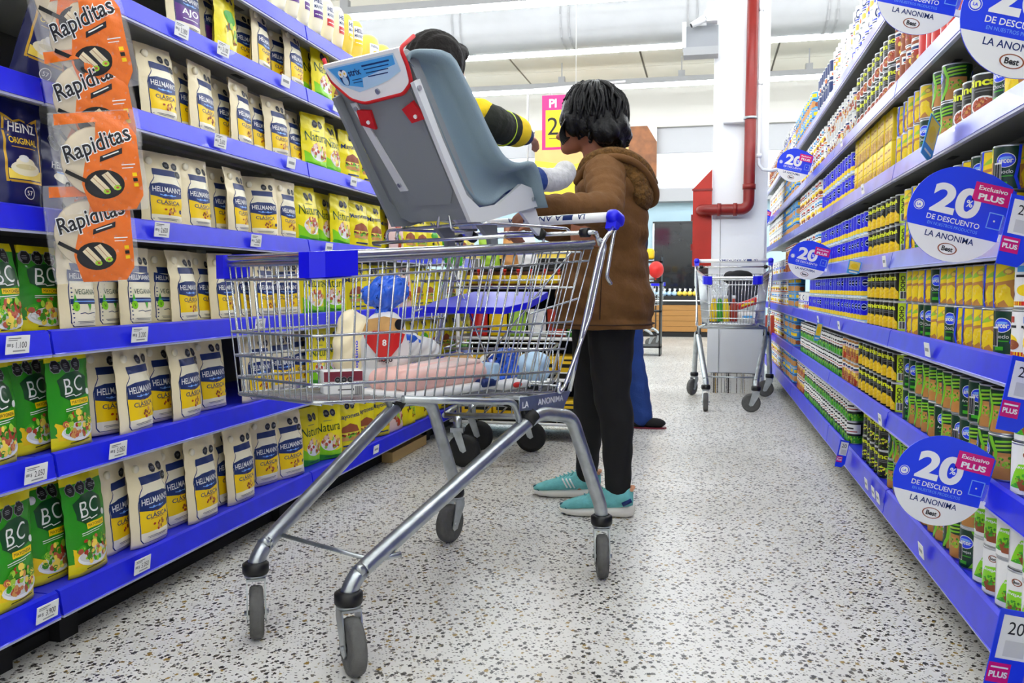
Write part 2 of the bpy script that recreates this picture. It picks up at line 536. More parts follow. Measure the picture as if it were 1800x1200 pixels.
# suspended ceiling: panels with dark seams
b = MB()
b.bb((X0, Y0, ZC + .02), (X1, Y1 + 1, ZC + .05), 'seam_dark')
y = Y0
row = 0
while y < Y1 + .9:
    x = X0 + (row % 2) * .0
    while x < X1:
        b.bb((x + .012, y + .012, ZC), (min(x + 1.98, X1), min(y + .988, Y1 + 1), ZC + .018), 'ceiling_paint'); x += 2.0
    y += 1.0; row += 1
struct('ceiling', b)
b = MB(); b.bb((X0 - .1, Y0, 0), (X0, Y1 + 1, ZC + .05), 'band_cream'); struct('wall_left', b)
b = MB(); b.bb((X1, Y0, 0), (X1 + .1, Y1 + 1, ZC + .05), 'band_cream'); struct('wall_right', b)
b = MB(); b.bb((X0, Y0 - .1, 0), (X1, Y0, ZC + .05), 'band_cream'); struct('wall_front', b)
b = MB()
b.bb((X0, 15.25, 0), (X1, 15.35, 2.3), 'wall_blue')
b.bb((X0, 14.95, 2.3), (X1, 15.35, 2.52), 'grey_paint')
b.bb((X0, 15.0, 2.52), (X1, 15.35, 3.12), 'wall_white')
b.bb((X0, 14.98, 3.12), (X1, 15.35, 3.55), 'grey_paint')
b.bb((X0, 14.9, 3.55), (X1, 15.35, ZC), 'band_cream')
struct('wall_back', b)
# ceiling beam (duct) with flanges
b = MB(); P = []
for k in range(13):
    a = PI / 2 * k / 12; P.append((math.sin(a), math.cos(a)))
prof = [(10.35, 4.34), (10.3, 4.1), (10.33, 3.95), (10.42, 3.86), (10.55, 3.82), (10.85, 3.82), (10.98, 3.86), (11.05, 3.95), (11.08, 4.1), (11.03, 4.34)]
vs = [(x, p[0], p[1]) for x in (X0, X1) for p in prof]; n = len(prof)
b.add(vs, [(i, i + 1, n + i + 1, n + i) for i in range(n - 1)], 'duct_paint', True)
for x in (-6.1, -4.6, -3.1, -1.75, -.25, 1.3, 2.8, 4.3, 5.8):
    for dx in (0, .1):
        b.add([(x + dx + q, 10.69 + (p[0] - 10.69) * 1.03, p[1] - .012) for q in (0, .02) for p in prof], [(i, i + 1, n + i + 1, n + i) for i in range(n - 1)], 'grey_paint')
struct('trim_1', b)
# hanging lamp rails with fluorescent tubes; nearer rows unseen, added to light the aisle
for i, ly in enumerate(LAMP_ROWS):
    lt = empty('ceiling_light', (0, ly, 3.93), 0, ['fluorescent light line hanging behind the camera end of the hall', 'fluorescent light line over the near end of the aisle', 'fluorescent light line over the child seat cart', 'fluorescent light line over the standing person', 'fluorescent light line above the first part of the right rack', 'fluorescent light line in front of the white column', 'topmost white light line seen above the squeeze bottles', 'white light line hanging just behind the big round-edged duct', 'lowest white light line nearest the back wall'][i], 'ceiling light', 'fluorescent light lines')
    b = MB(); b.bb((X0 + .3, -.05, .03), (X1 - .3, .05, .11), 'grey_paint')
    for k in range(9): x = X0 + 1.2 + k * 1.85; b.bb((x - .05, -.04, .11), (x + .05, .04, .2), 'grey_paint'); b.bb((x - .008, -.008, .2), (x + .008, .008, ZC - 3.93), 'grey_paint')
    b.build('lamp_rail', lt)
    b = MB(); b.tube([(X0 + .3, 0, 0), (X1 - .3, 0, 0)], .03, 'lamp_tube', 10); b.build('lamp_tube', lt)

# white column with its lower panel and tiled foot
b = MB()
b.bb((.045, 6.93, 0), (.46, 7.35, ZC), 'white_paint')
struct('wall_column', b)
b = MB(); b.bb((.02, 6.905, .16), (.44, 6.928, 1.36), 'white_paint'); b.bb((.105, 6.90, .16), (.11, 6.906, 1.36), 'grey_paint')
struct('trim_2', b)
b = MB()
for k in range(3): b.bb((.02 + k * .14, 6.90, .0), (.155 + k * .14, 6.928, .155), 'terrazzo')
struct('baseboard_column', b)

# red hose cabinet and pipe
t = empty('fire_hose_cabinet', (-.03, 6.95, 1.0), 0, 'red metal cabinet with a slanted top fixed to the left side of the white column', 'fire cabinet')
b = MB(); b.prism([(-.075, 0), (.07, 0), (.07, .75), (-.075, .6)], 0, .3, 'red_box', lambda x, y, h: (x, h - .05, y)); b.build('cabinet_body', t)
b = MB(); b.bb((-.082, -.056, .585), (.074, -.05, .6), 'red_pipe'); b.build('edge_strip', t)
for z in (.35, .12): b = MB(); b.bb((-.088, -.058, z), (-.075, -.04, z + .05), 'red_pipe'); b.build('hinge', t)
t = empty('fire_water_pipe', (.3, 6.85, 1.44), 0, 'dark red water pipe running down the white column and bending into the red cabinet', 'pipe')
pts = [(0.03, 0, 2.9), (.015, 0, .09)]
for k in range(7): a = PI / 2 * k / 6; pts.append((-.045 + .06 * math.cos(a), 0, .05 - .06 * math.sin(a)))
pts += [(-.30, 0, -.01)]
for k in range(5): a = PI / 2 * k / 4; pts.append((-.31 - .03 * math.sin(a), .03 - .03 * math.cos(a), -.01))
pts.append((-.34, .06, -.01))
b = MB(); b.tube(pts, .043, 'red_pipe', 14); b.build('pipe', t)
for p, q in (((0.016, 0, .14), (0.016, 0, .18)), ((-.10, 0, -.01), (-.07, 0, -.01)), ((-.22, 0, -.01), (-.19, 0, -.01))): b = MB(); b.tube([p, q], .05, 'red_pipe', 14); b.build('pipe_coupling', t)
b = MB(); b.tube([(.017, 0, .67), (.017, 0, .69)], .052, 'zinc', 14); b.bb((-.18, -.0, .655), (.0, .075, .70), 'white_paint'); b.build('pipe_bracket', t)
# conduit
t = empty('electric_conduit', (.385, 6.86, 1.72), 0, 'thin white electric conduit running down the right edge of the column', 'conduit')
b = MB(); b.tube([(0, 0, 2.6), (-.005, 0, .12), (0, 0, .05), (.03, 0, .01), (.09, 0, 0), (.2, 0, .02)], .013, 'white_paint', 8)
for z in (1.2, .65, .1): b.tube([(0, 0, z), (0, 0, z + .03)], .02, 'white_paint', 8)
b.build('conduit_tube', t)
# camera box on the column
t = empty('security_camera', (-.07, 6.8, 2.66), 0, 'white security camera on a grey steel bracket left of the column', 'camera')
b = MB(); b.bb((-.12, -.02, -.06), (.14, .12, .0), 'grey_paint'); b.bb((-.10, -.0, 0), (.14, .1, .16), 'shade_grey'); b.bb((-.13, -.02, 0), (-.10, .12, .19), 'white_paint'); b.build('bracket', t)
b = MB(); b.tube([(-.06, -.06, .15), (.02, -.05, .19), (.04, -.05, .2)], [.022, .028, .03], 'white_paint', 12); b.ball((.08, -.04, .23), .05, 'white_paint'); b.bb((.05, -.08, .17), (.13, .03, .31), 'white_paint'); b.build('camera_body', t)
b = MB(); b.tube([(-.066, -.061, .147), (-.0585, -.06, .151)], .016, 'black', 12); b.build('lens', t)

# bakery at the back
t = empty('bakery_counter', (-1.0, 14.58, 0), 0, 'wood fronted bakery counter with a black ledge at the back wall', 'counter')
b = MB()
for k in range(5): b.bb((-1.6, -.02, .09 + k * .09), (1.5, .5, .176 + k * .09), 'wood_front')
b.build('wood_panel', t)
b = MB(); b.bb((-1.65, .02, 0), (1.55, .5, .08), 'black'); b.bb((-1.6, -.03, .54), (1.5, .5, .68), 'black'); b.bb((.18, -.03, .08), (.2, .0, .54), 'black'); b.bb((.0, -.03, .08), (.02, .0, .54), 'black')
b.build('plinth', t)
b = MB(); b.bb((-1.6, -.05, .60), (1.5, -.03, .62), 'white'); b.build('price_strip', t)
t = empty('display_fridge', (-.55, 15.22, .62), 0, 'tall dark glass display cabinet behind the bakery counter', 'display case')
b = MB(); b.bb((-.33, -.1, 0), (1.4, .0, 1.32), 'dark_glass'); b.build('glass_door', t)
b = MB(); b.bb((-.36, -.11, 0), (-.33, .0, 1.34), 'zinc'); b.bb((-.36, -.11, 1.32), (1.4, .0, 1.35), 'black'); b.build('door_frame', t)
R = random.Random(5)
for i in range(9):
    x = -.85 + i * .085
    b = MB(); b.ball((0, 0, .045), (.045, .06, .045), 'pale_blue' if i < 5 else 'corn_pale', 10, 6); b.tube([(0, 0, .07), (.01, 0, .13)], [.012, .025], 'paper', 6)
    o = b.build('wrapped_bun'); o.location = (x, 14.72, .68)
    tag(o, 'small wrapped %s pastry bag on the black bakery ledge' % ('whitish' if i < 5 else 'yellow'), 'bakery bag', 'whitish bags on the bakery ledge' if i < 5 else 'yellow bags on the bakery ledge')
# food mural
t = empty('food_poster', (-1.9, 14.86, 2.95), 0, 'large food poster with melted yellow cheese and brown bread high on the back wall', 'poster')
b = MB(); b.bb((-1.05, 0, -.65), (1.06, .02, .62), 'poster_tan')
A = Art()
A.poly([(-1.05, -.65), (1.06, -.65), (1.06, -.2), (.85, -.35), (.6, -.15), (.3, .05), (.0, .1), (-.4, 0), (-1.05, .1)], 'poster_yellow', 1)
A.poly([(.55, .62), (1.06, .62), (1.06, -.25), (.85, -.3), (.62, -.1)], 'poster_brown', 2)
A.poly([(.9, .62), (1.06, .62), (1.06, .35)], 'paper', 3)
A.ell(.2, .1, .25, .12, 'orange', 3, rot=.3)
A.lay(b, lambda x, y, l: (x, -.002 - l * .002, y), 1)
b.build('poster_print', t)
# hanging price sign
t = empty('hanging_price_sign', (-1.15, 7.0, 2.15), 0, 'pink and yellow price sign hanging from a thin white frame behind the head', 'sign')
b = MB(); b.bb((-.18, 0, -.19), (.2, .006, .25), 'magenta')
A = Art(); A.rect(-.15, -.17, .18, .13, 'yellow_label', 1); A.text('Pl', -.09, .185, .07, 'white', 2, bold=.03); A.text('2', -.09, .0, .14, 'ink', 2)
A.line([(-.12, -.10), (.12, -.10)], .006, 'ink', 2)
A.lay(b, lambda x, y, l: (x, -.001 * l, y), 1); b.build('sign_board', t)
b = MB(); b.tube([(-.30, 0, -.3), (-.30, 0, .29), (-.28, 0, .30), (.5, 0, .33)], .009, 'white', 6); b.tube([(.1, 0, .32), (.1, 0, 2.2)], .003, 'white', 4); b.tube([(-.1, 0, .25), (-.1, 0, .31)], .003, 'white', 4); b.build('hanging_frame', t)
# ------------------------------------------------------------------ products: pouches
def pouch_fn(w, h, T, seed=0, gather=0.0, crk=1.0):
    def prof(v):
        q = max(0.0, min(1.0, v / h))
        if q < .12: t = .72 + .28 * math.sin(q / .12 * PI / 2)
        else: t = math.cos((q - .12) / .88 * PI / 2) ** .8
        return T * max(t, .03)
    def half(v):
        q = v / h
        return w / 2 * (1 - .06 * math.sin(min(q / .3, 1) * PI) * .5 - gather * max(0, q - .55) * .6)
    def fn(u, v, lv=0, back=False):
        hw = half(v); x = u * hw / (w / 2); e = min(abs(u) / (w / 2), 1.0)
        edge = .93
        t = prof(v) * (max(0.0, 1 - (e / edge) ** 2.6)) ** .62 if e < edge else 0
        cr = .0016 * crk * (math.sin(u * 95 + v * 60 + seed) * math.sin(v * 70 - u * 45 + seed * 2.1) + .6 * math.sin(v * 150 + u * 40 + seed * 3)) * (1 - .6 * max(0, 1 - v / h * 6))
        d = t + cr + .0006
        # top seal leans a little
        lean = .012 * math.sin(seed * 1.3) * max(0, v / h - .6) / .4
        return (x, (d if back else -d - lv * .00035) + lean, v)
    fn.half = half
    return fn
def pouch_mesh(w, h, T, zone, seed=0, art=None, gather=0.0, crk=1.0, sub=.012):
    fn = pouch_fn(w, h, T, seed, gather, crk)
    b = MB(); NU, NV = 16, 22
    for back in (False, True):
        for j in range(NV):
            v0, v1 = h * j / NV, h * (j + 1) / NV
            m = zone((v0 + v1) / 2 / h)
            vs = []; 
            for v in (v0, v1):
                for i in range(NU + 1): vs.append(fn(-w / 2 + w * i / NU, v, 0, back))
            fs = [(i, i + 1, NU + 2 + i, NU + 1 + i) for i in range(NU)]
            if back: fs = [tuple(reversed(f)) for f in fs]
            b.add(vs, fs, m, True)
    # gusset base
    lo = [fn(-w / 2 + w * i / NU, 0) for i in range(NU + 1)] + [fn(-w / 2 + w * i / NU, 0, 0, True) for i in range(NU, -1, -1)]
    b.add(lo, [tuple(range(len(lo)))], zone(0))
    if art: art.lay(b, fn, sub)
    return b, fn
def octagon(A, cx, cy, r, lv=3):
    P = [(cx + r * math.cos(PI / 8 + PI / 4 * k), cy + r * math.sin(PI / 8 + PI / 4 * k)) for k in range(8)]
    Q = [(cx + r * 1.1 * math.cos(PI / 8 + PI / 4 * k), cy + r * 1.1 * math.sin(PI / 8 + PI / 4 * k)) for k in range(8)]
    A.poly(Q, 'paper_grey', lv); A.poly(P, 'black', lv + .5)
    for k, q in enumerate((.25, 0, -.25)): A.rect(cx - r * (.5 - .1 * abs(k - 1)), cy + r * q - r * .05, cx + r * (.5 - .1 * abs(k - 1)), cy + r * q + r * .05, 'paper_grey', lv + 1)
def mayo_art(w, h, kind, seed):
    A = Art(); s = w / .13; c = .006 * s
    # printed jar: outline, glass, lid
    jw, jt = .0515 * s, h * .80
    jar = [(-jw, .020), (-jw + .008, .010), (jw - .008, .010), (jw, .020), (jw, h * .48), (jw * .92, h * .56), (jw * .72, h * .64), (jw * .72, h * .68), (-jw * .72, h * .68), (-jw * .72, h * .64), (-jw * .92, h * .56), (-jw, h * .48)]
    A.poly([(x * 1.035 + c, y + (-.0015 if y < .05 else .001)) for x, y in jar], 'navy', 1)
    A.poly([(x + c, y) for x, y in jar], 'cream_jar', 2)
    A.rect(-jw * .78 + c, h * .68, jw * .78 + c, h * .765, 'navy', 3)
    if kind == 'clasica' or kind == 'ajo':
        lab = 'yellow_label' if kind == 'clasica' else 'purple'
        A.rect(-jw + c, h * .15, jw + c, h * .43, lab, 3)
        A.poly([(-jw + c, h * .15), (jw + c, h * .15), (jw * .5 + c, h * .115), (-jw * .5 + c, h * .115)], 'cream_jar', 3)
        # blue banner
        A.poly([(-jw + c, h * .40), (-jw * .3 + c, h * .37), (0 + c, h * .36), (jw * .3 + c, h * .37), (jw + c, h * .40), (jw + c, h * .545), (jw * .5 + c, h * .575), (-jw * .5 + c, h * .575), (-jw + c, h * .545)], 'navy', 4)
        A.text("HELLMANN'S", c, h * .49, .015 * s, 'white', 5, w=jw * 1.78, bold=.02)
        A.line([(c - jw * .5, h * .42), (c - jw * .2, h * .405), (c, h * .415), (c + jw * .2, h * .405), (c + jw * .5, h * .42)], .0022, 'sky_blue', 5)
        A.ell(c - jw * .18, h * .415, .005, .003, 'sky_blue', 5, 8); A.ell(c + jw * .18, h * .415, .005, .003, 'sky_blue', 5, 8)
        if kind == 'clasica':
            A.text('CLÁSICA', c, h * .325, .0125 * s, 'navy', 4, w=jw * 1.45, bold=.015)
            A.line([(c - jw * .35, h * .37), (c + jw * .35, h * .37)], .0016, 'brown_nut', 4)
            A.line([(c - jw * .45, h * .285), (c + jw * .45, h * .285)], .0014, 'brown_nut', 4)
            A.food(c + .004, h * .21, .02 * s, .010 * s, ['brown_nut', 'tomato', 'brown_nut', 'tan'], 10, seed, 4, .4)
        else:
            A.text('AJO', c, h * .30, .022 * s, 'white', 4, w=jw * 1.3, bold=.02)
            A.line([(c - jw * .6, h * .21), (c + jw * .6, h * .21)], .002, 'white', 4)
        A.ell(c + jw * .82, h * .21, .006, .006, 'navy', 5, 10)
    else:
        A.poly([(-jw + c, h * .56), (jw + c, h * .56), (jw + c, h * .69), (c, h * .66), (-jw + c, h * .69)], 'navy', 4)
        A.text("HELLMANN'S", c, h * .62, .013 * s, 'white', 5, w=jw * 1.8, bold=.02)
        A.text('VEGANA', c, h * .44, .0125 * s, 'dark_green', 4, w=jw * 1.45)
        A.rect(-jw + c, h * .30, jw + c, h * .36, 'navy', 4)
        A.line([(c - jw * .8, h * .33), (c + jw * .8, h * .33)], .0022, 'sky_blue', 5)
        A.ell(c - jw * .72, h * .27, .011, .011, 'lime', 5, 12); A.text('V', c - jw * .72, h * .27, .009, 'dark_green', 6)
        A.poly([(c - jw * .9, h * .3), (c - jw * .75, h * .42), (c - jw * .6, h * .3)], 'leaf_green', 4.5)
        A.poly([(c, h * .3), (c + .01, h * .22), (c + .018, h * .3)], 'leaf_green', 4.5)
        A.line([(c - jw * .5, h * .19), (c - jw * .2, h * .2), (c, h * .185), (c + jw * .6, h * .2)], .0016, 'navy', 4)
    A.line([(c - jw * .7, h * .10), (c + jw * .6, h * .10)], .0014, 'grey_text', 4); A.line([(c - jw * .6, h * .085), (c + jw * .5, h * .085)], .0012, 'grey_text', 4)
    octagon(A, c + jw * .15, h * .83, .010 * s); octagon(A, c + jw * .68, h * .83, .010 * s)
    if seed % 2: octagon(A, c + jw * .8, h * .72, .010 * s, 5)
    return A
PROTO = {}
def lazy(key, fn):
    if key not in PROTO: PROTO[key] = fn()
    return PROTO[key]
def mayo_pouch(kind, w, h, seed):
    h = round(h, 3)
    def mk():
        film = 'cream_film'
        b, fn = pouch_mesh(w, h, .023, lambda q: film, seed, mayo_art(w, h, kind, seed), sub=.013)
        o = b.build('mayonnaise_pouch'); tag(o, cat='mayonnaise pouch')
        c = MB(); x, y, z = fn(-w * .30, h * .86); c.lathe([(.0105, 0), (.0105, .006), (.009, .008), (0.0001, .008)], 'cream_jar', 14, (x, y + .001, z), Matrix.Rotation(PI / 2, 3, 'X'))
        c.build('spout_cap', o)
        return o
    return lazy(('mayo', kind, seed, w, h), mk)
def bc_pouch(w, h, seed, cap):
    def mk():
        A = Art()
        A.poly([(-w * .47, h * .30), (-w * .2, h * .22), (w * .2, h * .20), (w * .47, h * .26), (w * .47, h * .1), (-w * .47, h * .1)], 'yellow_label', 1)
        A.poly([(-.042, h * .56), (-.02, h * .50), (.02, h * .52), (.045, h * .55), (.047, h * .72), (.02, h * .80), (-.02, h * .78), (-.045, h * .72)], 'dark_green', 2)
        A.text('B', -.019, h * .645, .036, 'white', 3, w=.026, bold=-.005, shear=.15); A.text('C', .018, h * .665, .036, 'white', 3, w=.03, bold=-.005, shear=.15)
        A.line([(-.03, h * .545), (-.005, h * .555), (0, h * .535), (.02, h * .55)], .0022, 'white', 4)
        A.rect(-.018, h * .445, .045, h * .505, 'yellow_label', 3); A.text('MAYONESA', .0135, h * .475, .007, 'ink', 4, w=.054)
        A.line([(-.035, h * .415), (.04, h * .43)], .0018, 'white', 3); A.line([(-.035, h * .395), (.02, h * .405)], .0014, 'white', 3)
        A.ell(.047, h * .56, .008, .008, 'paper', 4, 8)
        A.ell(0, h * .17, .052, .022, 'white', 4, 20); A.ell(0, h * .185, .048, .018, 'paper_dim', 4.5, 20)
        A.food(0, h * .24, .046, .030, ['salad', 'leaf_green', 'meat', 'corn_pale', 'tomato', 'salad', 'tan', 'pea_dark'], 60, seed, 5, .24)
        A.line([(-.03, h * .06), (.035, h * .07)], .002, 'ink', 3)
        octagon(A, -.012, h * .86, .0155); octagon(A, .022, h * .86, .0155)
        if not cap: octagon(A, -.044, h * .86, .0145)
        zone = lambda q: 'yellow_film' if q < .14 or q > .93 else 'green_film'
        b, fn = pouch_mesh(w, h, .023, zone, seed, A, gather=.25 if cap else 0)
        o = b.build('mayonnaise_pouch'); tag(o, cat='mayonnaise pouch')
        if cap:
            c = MB(); x, y, z = fn(-w * .34, h * .82); c.lathe([(.010, 0), (.010, .008), (.0085, .011), (.0001, .011)], 'white', 14, (x, y + .001, z), Matrix.Rotation(PI / 2, 3, 'X')); c.build('spout_cap', o)
        return o
    return lazy(('bc', seed, w, h), mk)
def natura_pouch(w, h, seed):
    def mk():
        A = Art(); k = w / .13
        A.poly([(-w * .47, 0), (w * .47, 0), (w * .47, h * .17), (w * .2, h * .14), (-w * .15, h * .2), (-w * .47, h * .33)], 'lime', 1)
        A.poly([(-w * .47, 0), (w * .47, 0), (w * .47, h * .06), (0, h * .07), (-w * .47, h * .13)], 'leaf_green', 2)
        A.text('Natura', 0, h * .58, .030 * k, 'dark_green', 3, w=w * .80, bold=.0)
        A.line([(-.02, h * .69), (.02, h * .69)], .002, 'grey_text', 3)
        A.ell(.004, h * .29, .042 * k, .027 * k, 'white', 3, 20); A.food(.004, h * .31, .037 * k, .024 * k, ['meat', 'tan', 'salad', 'corn_pale', 'tomato', 'pink_pale'], 30, seed, 4, .32)
        A.line([(-.03, h * .05), (.03, h * .05)], .002, 'dark_green', 3)
        octagon(A, -.004, h * .82, .0125 * k); octagon(A, .025 * k, h * .82, .0125 * k)
        zone = lambda q: 'yellow_film' if q > .40 else 'yellow_film'
        b, fn = pouch_mesh(w, h, .023, zone, seed, A, gather=.12, crk=1.3)
        return tag(b.build('mayonnaise_pouch'), cat='mayonnaise pouch')
    return lazy(('nat', seed, w, h), mk)
def burger_pouch(w, h, seed, kind='BU'):
    def mk():
        A = Art(); k = w / .15
        if kind == 'YE':
            A.ell(0, h * .55, .04 * k, .02 * k, 'leaf_green', 2); A.food(0, h * .3, .04 * k, .025 * k, ['brown_nut', 'black', 'corn', 'salad'], 20, seed, 3, .35)
        elif kind == 'GR':
            A.ell(0, h * .62, .04 * k, .02 * k, 'tomato', 2); A.food(0, h * .28, .045 * k, .03 * k, ['pink_meat', 'brown_nut', 'salad', 'tomato'], 22, seed, 3, .35)
        else:
            A.text('Mayonesa', 0, h * .66, .024 * k, 'navy', 4, w=w * .84, bold=.03, rot=.05)
            A.ell(0, h * .27, .052 * k, .018 * k, 'salad', 2)
            A.poly([(-.05 * k, h * .36), (-.04 * k, h * .47), (0, h * .53), (.04 * k, h * .47), (.05 * k, h * .36)], 'brown_nut', 3)
            A.rect(-.05 * k, h * .30, .05 * k, h * .35, 'brown_dark', 4); A.poly([(-.05 * k, h * .35), (.05 * k, h * .35), (.03 * k, h * .31), (.01 * k, h * .34), (-.02 * k, h * .30)], 'corn_pale', 5)
            A.rect(-.048 * k, h * .2, .048 * k, h * .27, 'tan', 3); A.food(0, h * .29, .048 * k, .008, ['leaf_green', 'tomato', 'salad'], 14, seed, 5, .6)
            A.line([(-.04 * k, h * .1), (.04 * k, h * .1)], .006, 'navy', 3)
        octagon(A, .0, h * .86, .0125 * k); octagon(A, .028 * k, h * .86, .0125 * k)
        film = {'BU': 'yellow_film', 'YE': 'yellow_film', 'GR': 'pink_pale'}[kind]
        b, fn = pouch_mesh(w, h, .023, lambda q: film, seed, A, gather=.1, crk=1.5)
        return tag(b.build('mayonnaise_pouch'), cat='mayonnaise pouch')
    return lazy(('bu', seed, w, h, kind), mk)
def heinz_pouch(w, h, seed, full=True):
    def mk():
        A = Art()
        if full:
            A.poly([(-.045, h * .24), (.045, h * .24), (.045, h * .86), (.02, h * .80), (0, h * .83), (-.02, h * .80), (-.045, h * .86)], 'gold', 1)
            A.poly([(-.041, h * .26), (.041, h * .26), (.041, h * .82), (.02, h * .78), (0, h * .81), (-.02, h * .78), (-.041, h * .82)], 'navy_deep', 2)
            A.text('HEINZ', 0, h * .74, .020, 'white', 3, w=.068, bold=.02)
            A.text('ORIGINAL', 0, h * .62, .014, 'yellow_label', 3, w=.072, bold=.02)
            A.line([(-.03, h * .56), (.03, h * .56)], .0018, 'gold', 3)
            A.rect(-.04, h * .27, .04, h * .36, 'corn_pale', 3); A.ell(0, h * .37, .036, .016, 'cream_jar', 4, 18); A.ell(.0, h * .42, .024, .012, 'cream_jar', 5, 16); A.ell(-.004, h * .46, .012, .008, 'white', 6, 12); A.ell(.0, h * .385, .026, .006, 'cream_line', 5.5, 14)
            A.ring(0.005, h * .15, .012, .0137, 'white', 3); A.text('57', .005, h * .15, .010, 'white', 3)
        else:
            A.text("HELLMANN'S", 0, h * .55, .016, 'white', 3, w=.085, bold=.02); A.ell(0, h * .42, .04, .014, 'cream_jar', 2); octagon(A, -.02, h * .80, .017); octagon(A, .022, h * .80, .017)
            A.line([(-.03, h * .47), (.03, h * .47)], .003, 'sky_blue', 3)
        b, fn = pouch_mesh(w, h, .023, lambda q: 'navy_deep', seed, A, crk=1.2)
        return tag(b.build('mayonnaise_pouch'), cat='mayonnaise pouch')
    return lazy(('hz', seed, w, h, full), mk)
def squeeze_bottle(kind):
    def mk():
        b = MB(); body = {'SB': 'cream_jar', 'SR': 'cream_film', 'SY': 'corn_pale', 'BY': 'corn_pale'}[kind]
        cap = {'SB': 'navy', 'SR': 'navy', 'SY': 'white', 'BY': 'white'}[kind]
        H = .19 if kind != 'BY' else .17; r = .034 if kind != 'BY' else .055
        # upside-down bottle standing on its cap
        prof = [(.020, .025), (r * .75, .045), (r, .08), (r, H * .8), (r * .92, H * .92), (r * .6, H), (.0001, H + .003)]
        b.lathe(prof, body, 24, sy=.72)
        A = Art()
        if kind == 'BY':
            A.rect(-.035, .07, .035, .13, 'white', 1); A.text("Hellmann's", 0, .12, .012, 'navy', 2, w=.055); A.ell(0, .09, .02, .012, 'yellow_label', 2)
        else:
            A.rect(-.024, .10, .024, .165, 'white', 1); A.text("HELLMANN'S", 0, .14, .05, 'navy', 2, w=.012, rot=0) if 0 else A.text("HELL", 0, .148, .016, 'navy', 2, w=.040, bold=.03)
            A.text("MANN'S", 0, .127, .014, 'navy', 2, w=.040, bold=.03)
            A.rect(-.022, .085, .022, .112, {'SB': 'purple', 'SR': 'red', 'SY': 'yellow_label'}[kind], 2.5); A.line([(-.015, .098), (.015, .098)], .004, 'white', 3)
        def fn(u, v, lv):
            a = u / (r * .9); rr = r * 1.015 + lv * .0004
            return (rr * math.sin(a), -rr * .72 * math.cos(a), v)
        A.lay(b, fn, .01)
        o = b.build('squeeze_bottle'); tag(o, cat='mayonnaise bottle')
        c = MB(); c.lathe([(.026, 0), (.027, .002), (.023, .028), (.018, .03)], cap, 20, sy=.85); c.build('bottle_cap', o)
        return o
    return lazy(('sq', kind), mk)

# ------------------------------------------------------------------ products: cans and boxes
def can_proto(key, r, h, body, artfn, cat='can', seed=0, plastic_lid=None, cname='food_can'):
    def mk():
        b = MB()
        b.lathe([(.0001, .0015), (r * .93, .0015), (r * .98, 0), (r, .0018), (r * .985, .004), (r * .985, h - .004), (r, h - .0018), (r * .98, h), (r * .93, h - .0012), (r * .92, h - .004), (r * .6, h - .0035), (.0001, h - .0035)], 'tin', 32)
        b.ring = None
        o = b.build(cname); tag(o, cat=cat)
        L = MB(); rr = r * .992
        N = 40
        vs = [(rr * math.sin(2 * PI * k / N), -rr * math.cos(2 * PI * k / N), z) for z in (.0045, h - .0045) for k in range(N)]
        L.add(vs, [(k, (k + 1) % N, N + (k + 1) % N, N + k) for k in range(N)], body, True)
        A = Art(); artfn(A, 2 * PI * r, h, random.Random(seed))
        def fn(u, v, lv):
            a = u / r; q = rr + .0001 + lv * .00022
            return (q * math.sin(a), -q * math.cos(a), v)
        A.lay(L, fn, .009)
        L.build('paper_label', o)
        if plastic_lid:
            c = MB(); c.lathe([(r * 1.03, h - .012), (r * 1.03, h + .003), (r * .98, h + .005), (.0001, h + .005)], plastic_lid, 28); c.build('plastic_lid', o)
        return o
    return lazy(key, mk)
def rep(C, n):
    return [(-C / 2 + C * (i + .5) / n) for i in range(n)]
def art_inca(pic, side='CHOCLO'):
    def f(A, C, h, R):
        for i, cx in enumerate(rep(C, 2)):
            fx = cx - C * .07
            A.text('inca', fx, h * .80, h * .17, 'inca_yellow', 2, w=C * .25, bold=.035)
            A.ell(fx - C * .15, h * .80, h * .07, h * .07, 'inca_yellow', 2, 12); A.ell(fx - C * .15, h * .80, h * .035, h * .035, 'inca_black', 3, 8)
            A.line([(fx - C * .1, h * .66), (fx + C * .1, h * .66)], .003, 'grey_text', 2); A.line([(fx - C * .08, h * .6), (fx + C * .08, h * .6)], .0025, 'grey_text', 2)
            if pic == 'corn':
                A.poly([(fx - C * .17, h * .08), (fx + C * .17, h * .08), (fx + C * .17, h * .3), (fx + C * .08, h * .50), (fx, h * .46), (fx - C * .08, h * .5), (fx - C * .17, h * .32)], 'corn_dark', 1.5)
                A.food(fx, h * .27, C * .165, h * .20, ['corn', 'corn_pale', 'yellow_label', 'corn'], 46, i + 3, 2, .17)
            elif pic == 'pea':
                A.food(fx, h * .27, C * .15, h * .2, ['corn_pale', 'salad', 'inca_yellow', 'pea'], 46, i + 3, 2, .17)
            else:
                A.ell(fx, h * .30, C * .14, h * .2, 'white', 1.5); A.ell(fx, h * .30, C * .12, h * .165, 'meat', 2); A.food(fx, h * .3, C * .11, h * .13, ['brown_nut', 'meat', 'tan', 'tomato'], 30, i + 3, 2.5, .25)
            A.rect(fx - C * .17, h * .045, fx + C * .17, h * .10, 'inca_black', 6)
            sx = cx + C * .17
            A.rect(sx - C * .065, h * .045, sx + C * .065, h * .955, 'yellow_green', 1.5)
            if side: A.text(side, sx - C * .012, h * .5, C * .062, 'inca_black', 3, w=h * .72, bold=.03, rot=-PI / 2)
            if i: A.rect(sx - C * .05, h * .1, sx + C * .05, h * .35, 'paper', 4); [A.line([(sx - C * .04 + q * C * .012, h * .12), (sx - C * .04 + q * C * .012, h * .33)], .0012 + .0008 * (q % 3), 'ink', 5) for q in range(7)]
    return f
